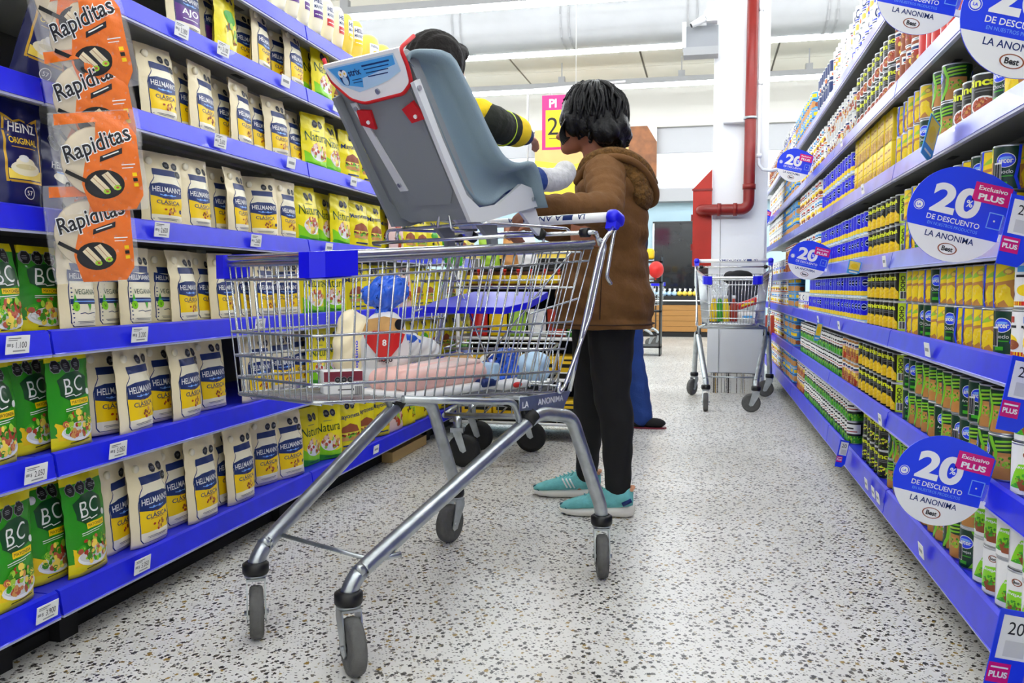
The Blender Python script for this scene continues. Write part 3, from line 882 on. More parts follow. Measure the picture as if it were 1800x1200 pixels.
def art_arcor(kind):
    def f(A, C, h, R):
        for i, cx in enumerate(rep(C, 2)):
            if kind == 'corn':
                # cob picture half
                A.rect(cx - C * .02, h * .045, cx + C * .22, h * .955, 'wood_bowl', 1)
                A.poly([(cx - C * .02, h * .955), (cx + C * .22, h * .955), (cx + C * .22, h * .66), (cx + C * .1, h * .60), (cx - C * .02, h * .56)], 'corn', 2)
                A.poly([(cx - C * .02, h * .66), (cx + C * .08, h * .70), (cx + C * .2, h * .84), (cx + C * .22, h * .955), (cx + C * .17, h * .955), (cx + C * .03, h * .76)], 'salad', 3)
                A.ell(cx + C * .12, h * .80, C * .045, h * .07, 'tan', 3.5, 12); A.ell(cx + C * .12, h * .80, C * .028, h * .045, 'corn_pale', 4, 10)
                A.poly([(cx + C * .015, h * .10), (cx - C * .01, h * .35), (cx + C * .02, h * .5), (cx + C * .10, h * .53), (cx + C * .14, h * .45), (cx + C * .145, h * .3), (cx + C * .20, h * .06), (cx + C * .13, h * .06), (cx + C * .09, h * .2)], 'corn', 3)
                A.food(cx + C * .065, h * .38, C * .06, h * .12, ['corn_pale', 'corn', 'yellow_label'], 20, i + 1, 4, .22)
                A.food(cx + C * .015, h * .12, C * .03, h * .05, ['yellow_label', 'corn'], 7, i, 5, .35)
                A.line([(cx - C * .02, h * .045), (cx - C * .055, h * .3), (cx - C * .03, h * .6), (cx - C * .02, h * .955)], .006, 'pure_blue', 4)
            else:
                A.rect(cx - C * .02, h * .045, cx + C * .22, h * .955, 'wood_bowl', 1)
                A.poly([(cx - C * .02, h * .62), (cx + C * .22, h * .62), (cx + C * .22, h * .955), (cx - C * .02, h * .955)], 'deep_green', 2)
                for q in range(3): A.poly([(cx, h * (.64 + q * .09)), (cx + C * .2, h * (.7 + q * .085)), (cx + C * .21, h * (.74 + q * .085)), (cx, h * (.69 + q * .09))], 'salad' if q % 2 else 'pea', 3)
                A.poly([(cx - C * .0, h * .42), (cx + C * .2, h * .42), (cx + C * .17, h * .18), (cx + C * .1, h * .1), (cx + C * .03, h * .18)], 'wood_bowl', 3)
                A.ell(cx + C * .10, h * .42, C * .105, h * .13, 'tan', 3.2)
                A.food(cx + C * .10, h * .42, C * .095, h * .12, ['pea', 'salad', 'pea_dark', 'pea'], 34, i + 5, 4, .22)
                A.poly([(cx - C * .12, h * .955), (cx - C * .08, h * .955), (cx - C * .0, h * .6), (cx - C * .03, h * .3), (cx - C * .1, h * .05), (cx - C * .04, h * .08), (cx + C * .015, h * .3), (cx + C * .03, h * .62), (cx - C * .03, h * .955)], 'pea', 4.5)
            # brand half
            bx = cx - C * .14
            A.ell(bx, h * .66, C * .085, h * .16, 'white', 3, 20); A.ell(bx, h * .66, C * .078, h * .145, 'pure_blue', 4, 20); A.ell(bx, h * .71, C * .055, h * .03, 'sky_blue', 5, 12)
            A.text('arcor', bx, h * .64, h * .085, 'white', 6, w=C * .125, bold=.03)
            A.text('Choclo' if kind == 'corn' else 'Arvejas', bx - C * .01, h * .42, h * .085, 'paper', 3, w=C * .15)
            A.line([(bx - C * .06, h * .32), (bx + C * .06, h * .32)], .0022, 'leaf_green', 3); A.rect(bx - C * .07, h * .12, bx + C * .02, h * .2, 'leaf_green', 3)
            if i == 1:
                A.rect(bx - C * .105, h * .2, bx - C * .03, h * .62, 'paper', 7); [A.line([(bx - C * .1 + q * C * .009, h * .22), (bx - C * .1 + q * C * .009, h * .58)], .001 + .0007 * (q % 3), 'ink', 8) for q in range(8)]
    return f
def art_best(A, C, h, R):
    for i, cx in enumerate(rep(C, 2)):
        A.poly([(cx - C * .12, h * .15), (cx + C * .17, h * .15), (cx + C * .19, h * .66), (cx - C * .02, h * .60), (cx - C * .06, h * .45)], 'lime', 1)
        A.poly([(cx - C * .12, h * .15), (cx + C * .17, h * .15), (cx + C * .18, h * .3), (cx + C * .04, h * .34)], 'leaf_green', 1.5)
        A.ring(cx + C * .06, h * .79, C * .035, C * .045, 'brown_nut', 2, ry=.7); A.text('Best', cx + C * .06, h * .79, h * .06, 'ink', 3, w=C * .055, bold=.02)
        A.text('ARVEJAS', cx + C * .03, h * .54, h * .06, 'white', 3, w=C * .17, bold=.03)
        A.poly([(cx - C * .05, h * .33), (cx + C * .15, h * .33), (cx + C * .1, h * .12), (cx, h * .12)], 'brown_nut', 2.5)
        A.food(cx + C * .05, h * .34, C * .095, h * .09, ['pea_dark', 'leaf_green', 'pea'], 26, i, 3, .3)
        A.rect(cx - C * .24, h * .12, cx - C * .15, h * .85, 'paper_dim', 1)
        for q in range(9): A.line([(cx - C * .23, h * (.2 + q * .065)), (cx - C * .16, h * (.2 + q * .065))], .0018, 'paper_grey', 2)
def art_bluecorn(A, C, h, R):
    A.rect(-C / 2, h * .36, C / 2, h * .955, 'plastic_blue', 1)
    A.rect(-C / 2, h * .045, C / 2, h * .16, 'pale_blue', 1)
    for i, cx in enumerate(rep(C, 3)):
        A.ell(cx, h * .70, C * .06, h * .11, 'navy_deep', 2, 12); A.ring(cx, h * .7, C * .055, C * .062, 'pale_blue', 3, 16, 1.0)
        A.line([(cx - C * .04, h * .7), (cx + C * .04, h * .7)], .003, 'white', 3)
        A.rect(cx - C / 6, h * .17, cx + C / 6, h * .36, 'corn', 1.3); A.food(cx, h * .30, C * .16, h * .08, ['corn', 'corn_pale', 'yellow_label'], 22, i, 2, .3)
        A.rect(cx - C * .08, h * .055, cx + C * .02, h * .12, 'white', 2)
def art_greenwhite(A, C, h, R):
    A.rect(-C / 2, h * .045, C / 2, h * .36, 'leaf_green', 1); A.rect(-C / 2, h * .30, C / 2, h * .34, 'dark_green', 1.5)
    for i, cx in enumerate(rep(C, 2)):
        A.rect(cx - C * .22, h * .46, cx + C * .17, h * .88, 'paper', 2); A.line([(cx - C * .13, h * .7), (cx + C * .02, h * .7)], h * .07, 'ink', 3)
        A.rect(cx - C * .16, h * .54, cx + C * .1, h * .58, 'tomato', 3); A.food(cx - C * .02, h * .2, C * .2, h * .14, ['pea', 'leaf_green', 'salad', 'dark_green'], 26, i, 2, .3)
def art_brown(A, C, h, R):
    for i, cx in enumerate(rep(C, 2)):
        A.food(cx, h * .35, C * .2, h * .25, ['tan', 'brown_nut', 'corn_pale', 'tomato'], 26, i, 1, .3)
        A.rect(cx - C * .15, h * .62, cx + C * .12, h * .86, 'paper', 2); A.line([(cx - C * .11, h * .75), (cx + C * .08, h * .75)], .008, 'navy', 3)
        A.line([(cx - C * .1, h * .67), (cx + C * .05, h * .67)], .003, 'red', 3)
def art_redwhite(A, C, h, R):
    for i, cx in enumerate(rep(C, 2)):
        A.rect(cx - C * .2, h * .045, cx - C * .02, h * .955, 'red', 1); A.food(cx + C * .1, h * .3, C * .1, h * .2, ['tan', 'corn_pale', 'brown_nut'], 14, i, 1, .4); A.line([(cx, h * .75), (cx + C * .2, h * .75)], .01, 'tomato', 2)
def art_whiteblue(A, C, h, R):
    for i, cx in enumerate(rep(C, 3)):
        A.ring(cx, h * .70, C * .05, C * .075, 'navy', 2, 14); A.rect(cx + C * .06, h * .06, cx + C * .11, h * .5, 'pure_blue', 1); A.line([(cx - C * .18, h * .5), (cx + C * .15, h * .5)], .005, 'pure_blue', 2); A.line([(cx - C * .15, h * .42), (cx + C * .1, h * .42)], .004, 'navy', 2)
        A.ell(cx - C * .02, h * .22, C * .09, h * .1, 'corn_pale' if i else 'tan', 2); A.ell(cx + C * .1, h * .25, C * .05, h * .1, 'orange', 2)
def art_white_orange(A, C, h, R):
    for i, cx in enumerate(rep(C, 3)):
        A.rect(cx - C * .1, h * .15, cx + C * .1, h * .36, 'corn', 2); A.ell(cx, h * .26, C * .06, h * .08, 'orange', 3); A.line([(cx - C * .12, h * .6), (cx + C * .12, h * .6)], .006, 'grey_text', 2); A.line([(cx - C * .1, h * .5), (cx + C * .1, h * .5)], .004, 'red', 2)
def art_lightblue(A, C, h, R):
    for i, cx in enumerate(rep(C, 2)):
        A.rect(cx - C * .1, h * .68, cx + C * .06, h * .88, 'yellow_label', 2); A.ell(cx - C * .05, h * .3, C * .12, h * .18, 'tan', 2); A.ell(cx + C * .1, h * .28, C * .08, h * .14, 'brown_nut', 3); A.line([(cx - C * .2, h * .55), (cx + C * .2, h * .55)], .006, 'navy', 2)
def art_navy(A, C, h, R):
    for i, cx in enumerate(rep(C, 2)):
        A.rect(cx - C * .15, h * .2, cx + C * .1, h * .45, 'paper', 2); A.ell(cx, h * .3, C * .08, h * .1, 'orange', 3); A.ell(cx + C * .18, h * .2, C * .05, h * .1, 'leaf_green', 2)
def art_mixwhite(A, C, h, R):
    for i, cx in enumerate(rep(C, 3)):
        A.rect(cx - C * .14, h * .74, cx + C * .1, h * .86, ['pure_blue', 'light_blue', 'tomato'][i], 2); A.line([(cx - C * .15, h * .66), (cx + C * .12, h * .66)], .005, 'ink', 2)
        A.ell(cx, h * .38, C * .14, h * .13, 'corn', 2); A.ell(cx + C * .08, h * .3, C * .08, h * .1, 'brown_nut', 3); A.rect(cx - C * .25, h * .08, cx + C * .25, h * .16, 'red' if i else 'yellow_label', 2)
CANS = {
    # key: (radius, height, body, art, adjective phrase)
    'inca': (.0375, .097, 'inca_black', art_inca('corn'), 'black corn can with bright yellow lettering and a yellow-green side panel'),
    'incapea': (.0375, .097, 'inca_black', art_inca('pea', ''), 'black chickpea can with bright yellow lettering'),
    'incabean': (.0375, .105, 'inca_black', art_inca('bean', ''), 'black bean can with yellow lettering and a brown bowl picture'),
    'corn': (.0365, .098, 'deep_green', art_arcor('corn'), 'dark green corn can with a yellow cob picture and blue oval mark'),
    'pea': (.0365, .098, 'deep_green', art_arcor('pea'), 'dark green pea can with green pods and a bowl of peas'),
    'best': (.0375, .105, 'white', art_best, 'white pea can with a bright green panel'),
    'bluecorn': (.036, .095, 'plastic_blue', art_bluecorn, 'bright blue can with a yellow corn band and pale base'),
    'greenwhite': (.034, .095, 'black', art_greenwhite, 'small can with a white and black label over green peas'),
    'brownlabel': (.034, .095, 'wood_bowl', art_brown, 'small orange-brown can with a white label'),
    'beanwhite': (.0365, .1, 'paper_dim', art_brown, 'beige can with brown food picture and a white label'),
    'tomato': (.0365, .1, 'brown_nut', art_brown, 'reddish brown can with a white and blue label'),
    'redwhite': (.0365, .11, 'white', art_redwhite, 'white can with a broad red stripe'),
    'whiteblue': (.038, .115, 'white', art_whiteblue, 'tall white can with blue print'),
    'whiteorange': (.036, .105, 'white', art_white_orange, 'white can with an orange-yellow picture'),
    'lightblue': (.037, .105, 'light_blue', art_lightblue, 'light blue can with a yellow square and brown picture'),
    'navycan': (.036, .105, 'navy', art_navy, 'dark navy can with a white picture panel'),
    'mixwhite': (.036, .1, 'white', art_mixwhite, 'white can with blue lines and a yellow picture'),
}
CNAME = {'inca': 'corn_can', 'corn': 'corn_can', 'bluecorn': 'corn_can', 'pea': 'pea_can', 'best': 'pea_can', 'greenwhite': 'vegetable_can', 'incapea': 'chickpea_can', 'incabean': 'bean_can', 'beanwhite': 'bean_can', 'tomato': 'tomato_can', 'redwhite': 'tomato_can', 'brownlabel': 'tomato_can', 'whiteblue': 'milk_can', 'whiteorange': 'fruit_can', 'navycan': 'fruit_can', 'lightblue': 'fish_can', 'mixwhite': 'soup_can'}
def get_can(k):
    r, h, body, art, ph = CANS[k]
    return can_proto(('can', k), r, h, body, art, 'food can', cname=CNAME[k])
def get_carton():
    def mk():
        w, d, h = .062, .05, .112
        b = MB(); b.rbox((0, 0, h / 2), (w, d, h), 'corn', .003)
        A = Art(); A.rect(-w * .46, .004, w * .46, h * .4, 'tan', 1); A.food(0, h * .25, w * .4, h * .16, ['corn_pale', 'tan', 'corn_dark', 'yellow_label'], 30, 3, 2, .3); A.rect(-w * .4, h * .62, w * .4, h * .85, 'corn_pale', 1)
        A.line([(-w * .3, h * .74), (w * .3, h * .74)], .006, 'wood_bowl', 2); A.line([(-w * .46, h * .5), (w * .46, h * .5)], .002, 'brown_nut', 2); A.line([(-w * .47, .003), (w * .47, .003)], .0025, 'ink', 3)
        A.lay(b, lambda x, y, l: (x, -d / 2 - l * .0003, y), 1)
        A.lay(b, lambda x, y, l: (-w / 2 - l * .0003, x * d / w, y), 1)
        return tag(b.build('vegetable_carton'), cat='carton')
    return lazy('carton', mk)
# ------------------------------------------------------------------ shelving racks
LEFT_Z = [.152, .462, .735, 1.003, 1.280, 1.545, 1.762]
RIGHT_Z = [.176, .430, .694, .943, 1.222, 1.482, 1.775]
ORD = ['bottom', 'second', 'third', 'fourth', 'fifth', 'sixth', 'top']
def rack_bay(side, y0, y1, zs, label, pale, depth=.45, top=None):
    xf = -1.394 if side < 0 else .572         # front face of the price rails
    D = -1 if side < 0 else 1                 # direction into the rack
    t = empty('shelving_rack', (xf, (y0 + y1) / 2, 0), 0, label, 'shelving')
    yc = (y0 + y1) / 2; L = y1 - y0
    back = D * (depth + .03)
    H = top or zs[-1] + .02
    b = MB(); b.bb((min(back, back + D * .02), y0 - yc, .02), (max(back, back + D * .02), y1 - yc, H), 'shelf_back')
    b.build('back_panel', t)
    for y in (y0 - yc, y1 - yc - .03):
        b = MB(); b.bb((min(back - D * .04, back), y, 0), (max(back - D * .04, back), y + .03, H), 'shelf_cream'); b.build('upright', t)
    b = MB(); xa, xb = sorted((D * .10, D * (depth))); b.bb((xa, y0 - yc, 0.0), (xb, y1 - yc, .03), 'black_matte')
    for y in (y0 - yc + .1, y1 - yc - .1): xa, xb = sorted((D * .07, D * .12)); b.bb((xa, y - .03, 0), (xb, y + .03, .09), 'black_matte')
    b.build('base', t)
    for i, z in enumerate(zs):
        xa, xb = sorted((D * .012, D * depth))
        b = MB(); b.bb((xa, y0 - yc + .003, z - .034), (xb, y1 - yc - .003, z - .028), 'shelf_under')
        b.bb((xa, y0 - yc + .003, z - .028), (xb, y1 - yc - .003, z - .008), 'shelf_blue' if i < 2 else 'shelf_cream')
        # folded rib and slots underneath
        xr = sorted((D * .16, D * .19)); b.bb((xr[0], y0 - yc + .02, z - .043), (xr[1], y1 - yc - .02, z - .034), 'shelf_under')
        for k in (.25, .75): yy = y0 + L * k - yc; xs = sorted((D * .08, D * .10)); b.bb((xs[0], yy - .03, z - .0352), (xs[1], yy + .03, z - .0342), 'black')
        b.build('shelf_board', t)
        # slanted price rail
        b = MB(); hh = .052 if (i > 0) else (.056 if side < 0 else .078)
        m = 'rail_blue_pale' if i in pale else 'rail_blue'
        P = [(0, z - hh + .002), (D * -.002, z - hh), (D * .006, z - hh - .002), (D * .014, z - .006), (D * .022, z), (D * .017, z + .002), (D * .008, z - .002)]
        b.prism([(p[1], p[0]) for p in P], y0 - yc + .004, y1 - yc - .004, m, lambda a, c, h: (c, h, a))
        b.bb((min(0, D * .012), y0 - yc + .004, z - hh - .006), (max(0, D * .012), y1 - yc - .004, z - hh), 'rail_edge')
        b.build('price_rail', t)
    return t
rack_bay(-1, .35, 1.60, LEFT_Z, 'near part of the left shelving rack, holding green and navy pouches', (), top=1.79)
rack_bay(-1, 1.60, 2.86, LEFT_Z, 'middle part of the left shelving rack, full of cream pouches', (), top=1.79)
rack_bay(-1, 2.86, 4.30, LEFT_Z, 'far part of the left shelving rack, full of yellow pouches', (), top=1.79)
rack_bay(-1, 4.30, 5.50, LEFT_Z, 'farthest part of the left shelving rack, behind the white stand', (), top=1.79)
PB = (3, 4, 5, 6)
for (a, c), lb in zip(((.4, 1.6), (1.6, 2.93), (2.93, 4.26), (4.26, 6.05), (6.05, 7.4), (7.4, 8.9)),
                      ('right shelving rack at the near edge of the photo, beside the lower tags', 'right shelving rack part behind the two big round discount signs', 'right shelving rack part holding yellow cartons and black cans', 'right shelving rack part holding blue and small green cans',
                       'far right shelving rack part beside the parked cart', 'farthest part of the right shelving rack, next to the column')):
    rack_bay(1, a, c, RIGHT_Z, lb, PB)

# ---- price tags in the rails
def price_tag(side, y, z, txt, label, w=.055, h=.032, rot=0.0, detail=True):
    t = empty('price_tag', ((-1.394 if side < 0 else .572), y, z), (PI / 2 if side < 0 else -PI / 2), label, 'price tag')
    b = MB(); b.bb((-w / 2, -.0095, -h / 2), (w / 2, -.008, h / 2), 'paper')
    A = Art()
    if detail:
        A.text(txt, w * .14, -h * .02, h * .34, 'ink', 1, w=w * .46) if txt else None
        if txt: A.text('$', -w * .24, -h * .04, h * .22, 'ink', 1)
        A.line([(-w * .42, h * .36), (w * .1, h * .36)], .0018, 'grey_text', 1); A.line([(-w * .42, h * .26), (-w * .05, h * .26)], .0014, 'grey_text', 1)
        A.line([(-w * .2, -h * .34), (w * .3, -h * .34)], .003, 'paper_grey', 1); A.line([(-w * .44, h * .0), (-w * .34, h * .0)], .006, 'paper_grey', 1)
    else:
        A.line([(-w * .3, 0), (w * .3, 0)], h * .25, 'paper_grey', 1)
    A.lay(b, lambda x, y, l: (x, -.0096 - l * .0003, y), 1)
    o = b.build('tag_card', t); t.rotation_euler = (rot, 0, t.rotation_euler[2])
    return t
for y, z, tx, lb in [(1.547, .128, '3.900', 'price tag reading 3.900 on the lowest left rail under the green pouches'), (1.869, .128, '5.050', 'price tag reading 5.050 on the lowest left rail'),
                     (1.529, .436, '2.050', 'price tag reading 2.050 under the green pouches of the second shelf'), (1.79, .438, '5.050', 'price tag on the second left rail, under the nearest cream pouches'),
                     (1.492, .713, '1.100', 'price tag reading 1.100 at the left photo edge'), (1.883, .713, '3.200', 'price tag reading 3.200 on the third left rail'), (2.479, .713, '3.600', 'price tag on the third left rail seen through the cart basket'),
                     (1.984, .981, '2.600', 'price tag reading 2.600 under the tall pouches beside the tortilla packs'), (2.464, .978, '2.600', 'price tag on the fourth left rail just above the cart bumper'),
                     (2.271, 1.256, '2.600', 'price tag reading 2.600 on the fifth left rail'), (2.093, 1.522, '3.300', 'price tag reading 3.300 under the purple labelled pouches'), (2.297, 1.526, '3.100', 'price tag on the sixth left rail right of the 3.300 tag')]:
    price_tag(-1, y, z, tx, lb, w=.062, h=.038, rot=0.12)
for y, z, lb in [(2.708, 1.255, 'blank white tag on the fifth left rail near its joint'), (2.678, 1.522, 'blank white tag on the sixth left rail near its joint'), (3.0, .98, 'small white tag just right of the joint under the yellow green pouches'), (3.08, .13, 'small white tag on the lowest left rail behind the cart leg'), (3.45, .13, 'small grey tag farther along the lowest left rail'),
                 (3.24, 1.256, 'white tag on the fifth left rail under the yellow pouches'), (3.085, 1.520, 'white tag on the sixth left rail under the yellow pouches'), (3.42, 1.52, 'white tag on the sixth left rail by the child seat'), (3.55, .98, 'white tag on the fourth left rail by the child seat')]:
    price_tag(-1, y, z, '', lb, w=.06, h=.036, rot=.12, detail=False)
for y, z, lb in [(2.392, .67, 'white tag on the third right rail under the dark green corn cans'), (3.179, .14, 'white tag on the lowest right rail, farthest of the three beside its joint'), (3.05, .14, 'white tag on the lowest right rail, middle of the three beside its joint'), (2.97, .14, 'white tag on the lowest right rail right at its joint'), (2.391, .14, 'white tag on the lowest right rail below the pea cans'),
                 (2.97, .915, 'white tag at the joint of the fourth right rail'), (2.97, .40, 'white tag at the joint of the second right rail'), (3.9, .668, 'small white tag on the third right rail under the blue cans'), (4.6, .668, 'small white tag on the third right rail farther along'), (3.4, 1.195, 'white tag on the fifth right rail under the yellow cartons'), (3.95, 1.455, 'white tag on the sixth right rail')]:
    price_tag(1, y, z, '', lb, w=.05, h=.036, rot=.12, detail=False)

# ---- left stock: kind:centre:span
LEFT = {
 0: "BC:1.50:.109 BC:1.61:.128 BC:1.73:.121 CL:1.84:.117 CL:1.96:.135 CL:2.08:.163 CL:2.21:.145 CL:2.31:.109 CL:2.42:.146 CL:2.56:.185 CL:2.74:.22 NA:2.90:.157 NA:3.06:.25 BU:3.25:.25 BU:3.42:.25 BU:3.60:.25 GR:3.80:.186 YE:3.98:.2 YE:4.16:.2 BU:4.36:.2 BU:4.54:.2 YE:4.72:.2 BU:4.9:.2 BU:5.1:.2 YE:5.3:.2",
 1: "BC:1.47:.093 BC:1.58:.105 BC:1.69:.116 CL:1.81:.144 CL:1.92:.11 CL:2.02:.152 CL:2.14:.128 CL:2.26:.166 CL:2.53:.170 CL:2.69:.2 CL:2.83:.171 NA:2.98:.17 NA:3.15:.25 BU:3.35:.25 BU:3.55:.25 YE:3.83:.22 BU:4.02:.2 YE:4.2:.2 BU:4.4:.2 BU:4.58:.2 NA:4.76:.2 NA:4.94:.2 NA:5.12:.2 YE:5.3:.2",
 2: "BC:1.50:.101 BC:1.61:.116 VG:1.72:.110 VG:1.81:.093 VG:1.93:.112 VG:2.04:.135 CL:2.14:.1 CL:2.23:.118 CL:2.34:.122 CL:2.46:.115 CL:2.58:.14 CL:2.73:.22 NA:2.94:.175 NA:3.12:.26 BU:3.35:.25 BU:3.53:.25 YE:3.74:.22 GR:3.93:.2 BU:4.12:.2 BU:4.3:.2 YE:4.5:.2 BU:4.68:.2 NA:4.87:.2 NA:5.05:.2 YE:5.25:.2",
 3: "HZ:1.56:.118 NV:1.67:.09 CL:2.05:.168 CL:2.21:.125 CL:2.33:.118 CL:2.43:.085 CL:2.58:.21 CL:2.74:.137 NA:2.91:.156 NA:3.05:.150 NA:3.20:.164 BU:3.38:.207 BU:3.55:.18 BU:3.70:.16 GR:3.83:.166 BU:4.0:.2 BU:4.18:.2 YE:4.4:.2 YE:4.58:.2 NA:4.76:.2 BU:4.95:.2 BU:5.13:.2",
 4: "HZ:1.61:.150 CL:2.05:.147 CL:2.16:.08 CL:2.25:.109 CL:2.36:.118 CL:2.46:.1 CL:2.56:.123 CL:2.69:.150 CL:2.81:.124 NA:2.98:.182 NA:3.13:.14 BU:3.30:.187 BU:3.48:.215 BU:3.69:.211 BU:3.88:.2 YE:4.08:.2 BU:4.28:.2 NA:4.5:.2 NA:4.7:.2",
 5: "AJ:2.17:.140 AJ:2.30:.1 YE:2.38:.08 CL:2.48:.150 CL:2.59:.1 CL:2.70:.172 CL:2.82:.115 NA:2.94:.11 NA:3.05:.143 BU:3.19:.180 BU:3.37:.200 BU:3.6:.2",
 6: "SB:2.72:.093 SB:2.81:.093 SB:2.90:.094 SB:3.00:.1 SR:3.10:.097 SR:3.20:.096 SY:3.29:.073 SY:3.38:.077 BY:3.52:.176 BY:3.67:.178 BY:3.81:.133 BY:3.94:.149",
}
PH = {'BC': 'green and yellow mayonnaise pouch with white letters BC', 'CL': 'cream mayonnaise pouch with a yellow CLÁSICA panel', 'VG': 'cream mayonnaise pouch reading VEGANA', 'NA': 'yellow-green mayonnaise pouch reading Natura',
      'BU': 'yellow mayonnaise pouch with a burger picture', 'GR': 'pale pink mayonnaise pouch', 'YE': 'plain yellow mayonnaise pouch', 'HZ': 'navy mayonnaise pouch with a gold frame', 'NV': 'navy and cream pouch with black octagons',
      'AJ': 'cream mayonnaise pouch with a purple AJO panel', 'SB': 'cream squeeze bottle with a purple band', 'SR': 'cream squeeze bottle with a red band', 'SY': 'pale squeeze bottle with a yellow band', 'BY': 'broad pale yellow mayonnaise bottle'}
RS = random.Random(11)
def get_pouch(k, n, big, r_now=0):
    s = n % 3
    if k == 'CL': return mayo_pouch('clasica', .154 if big else .132, (.24 if r_now == 0 else .224) if big else .205, s)
    if k == 'VG': return mayo_pouch('vegana', .13, .205, s % 2)
    if k == 'AJ': return mayo_pouch('ajo', .136, .20, 1)
    if k == 'BC': return bc_pouch(.138 if big else .122, (.24 if r_now == 0 else .224) if big else .195, s, s == 1)
    if k == 'NA': return natura_pouch(.15, .222 if big else .205, s % 2)
    if k in ('BU', 'GR', 'YE'): return burger_pouch(.155, .215 if big else .2, s % 2, k)
    if k == 'HZ': return heinz_pouch(.12, .235, 0)
    if k == 'NV': return heinz_pouch(.12, .21, 1, False)
    return squeeze_bottle(k)
cnt = 0
for r, row in LEFT.items():
    items = row.split(); z = LEFT_Z[r] - .0075; prev = None
    for j, it in enumerate(items):
        k, y, sp = it.split(':'); y = float(y); sp = float(sp)
        p = get_pouch(k, cnt, r < 2, r); cnt += 1
        big = {'CL': .154 if r < 2 else .132, 'VG': .13, 'AJ': .136, 'BC': .138 if r < 2 else .122, 'NA': .15, 'BU': .155, 'GR': .155, 'YE': .155, 'HZ': .12, 'NV': .12}.get(k, 0)
        psi = 0
        tanf = y / 1.43
        if big:
            best = None
            for q in range(-8, 34, 2):
                a = math.radians(q); e = abs(big * (math.cos(a) + math.sin(a) * tanf) - sp * 1.1)
                if best is None or e < best[0]: best = (e, a)
            psi = best[1] + RS.uniform(-.05, .05)
        x = -1.443 - RS.uniform(0, .008) - (.018 if psi > .25 else 0)
        tilt = (RS.uniform(-.05, -.01), RS.uniform(-.03, .03)) if big else (0, 0)
        lb = PH[k] + ', ' + ORD[r] + ' shelf of left rack'
        if k == 'HZ': lb = PH[k] + ', standing upright on the fourth left shelf' if r == 3 else 'navy pouch with a gold frame, slumped forward on the fifth left shelf'
        if k == 'HZ' and r == 4: tilt = (.25, .22)
        if not big: x = -1.455; psi = RS.uniform(-.1, .5)
        grp = {'S': 'bottles on top of the left rack', 'B': ''}.get(k[0]) if k[0] == 'S' or k == 'BY' else None
        same = sum(1 for q in items if q.startswith(k + ':'))
        # several alike on one shelf: only the first and last can be told apart by their place
        first = [q for q in items if q.startswith(k + ':')]
        if same > 1 and it == first[0]: lb = PH[k] + ', nearest one on ' + ORD[r] + ' left shelf'
        elif same > 2 and it == first[-1]: lb = PH[k] + ', farthest one on ' + ORD[r] + ' left shelf'
        elif same == 2: lb = PH[k] + ', farther one on ' + ORD[r] + ' left shelf'
        elif same > 3 and it == first[1]: lb = PH[k] + ', second nearest on ' + ORD[r] + ' left shelf'
        elif same > 3: lb = PH[k] + ', among middle ones on ' + ORD[r] + ' left shelf'
        y = y * abs(x) / 1.43
        if big and prev is not None and y - prev[0] < (big + prev[2]) / 2 * .97 and prev[1] > -1.48: x -= .044; y = y * (1 + .044 / 1.45)
        prev = (y, x, big)
        place(p, (x, y, z + .0015), PI / 2 - psi, lb, ('%s row, %s left shelf' % ({'S': 'squeeze bottle', 'B': 'pouch'}.get(k[0], 'pouch') if k != 'BY' else 'broad bottle', ORD[r]) + ' ' + k.lower().replace('cl', 'cream').replace('bc', 'green').replace('na', 'yellow-green').replace('bu', 'burger').replace('vg', 'vegan').replace('sb', 'purple band').replace('sr', 'red band').replace('sy', 'yellow band').replace('by', 'yellow').replace('aj', 'purple').replace('hz', 'navy').replace('nv', 'navy').replace('ye', 'yellow').replace('gr', 'pink')), tilt)

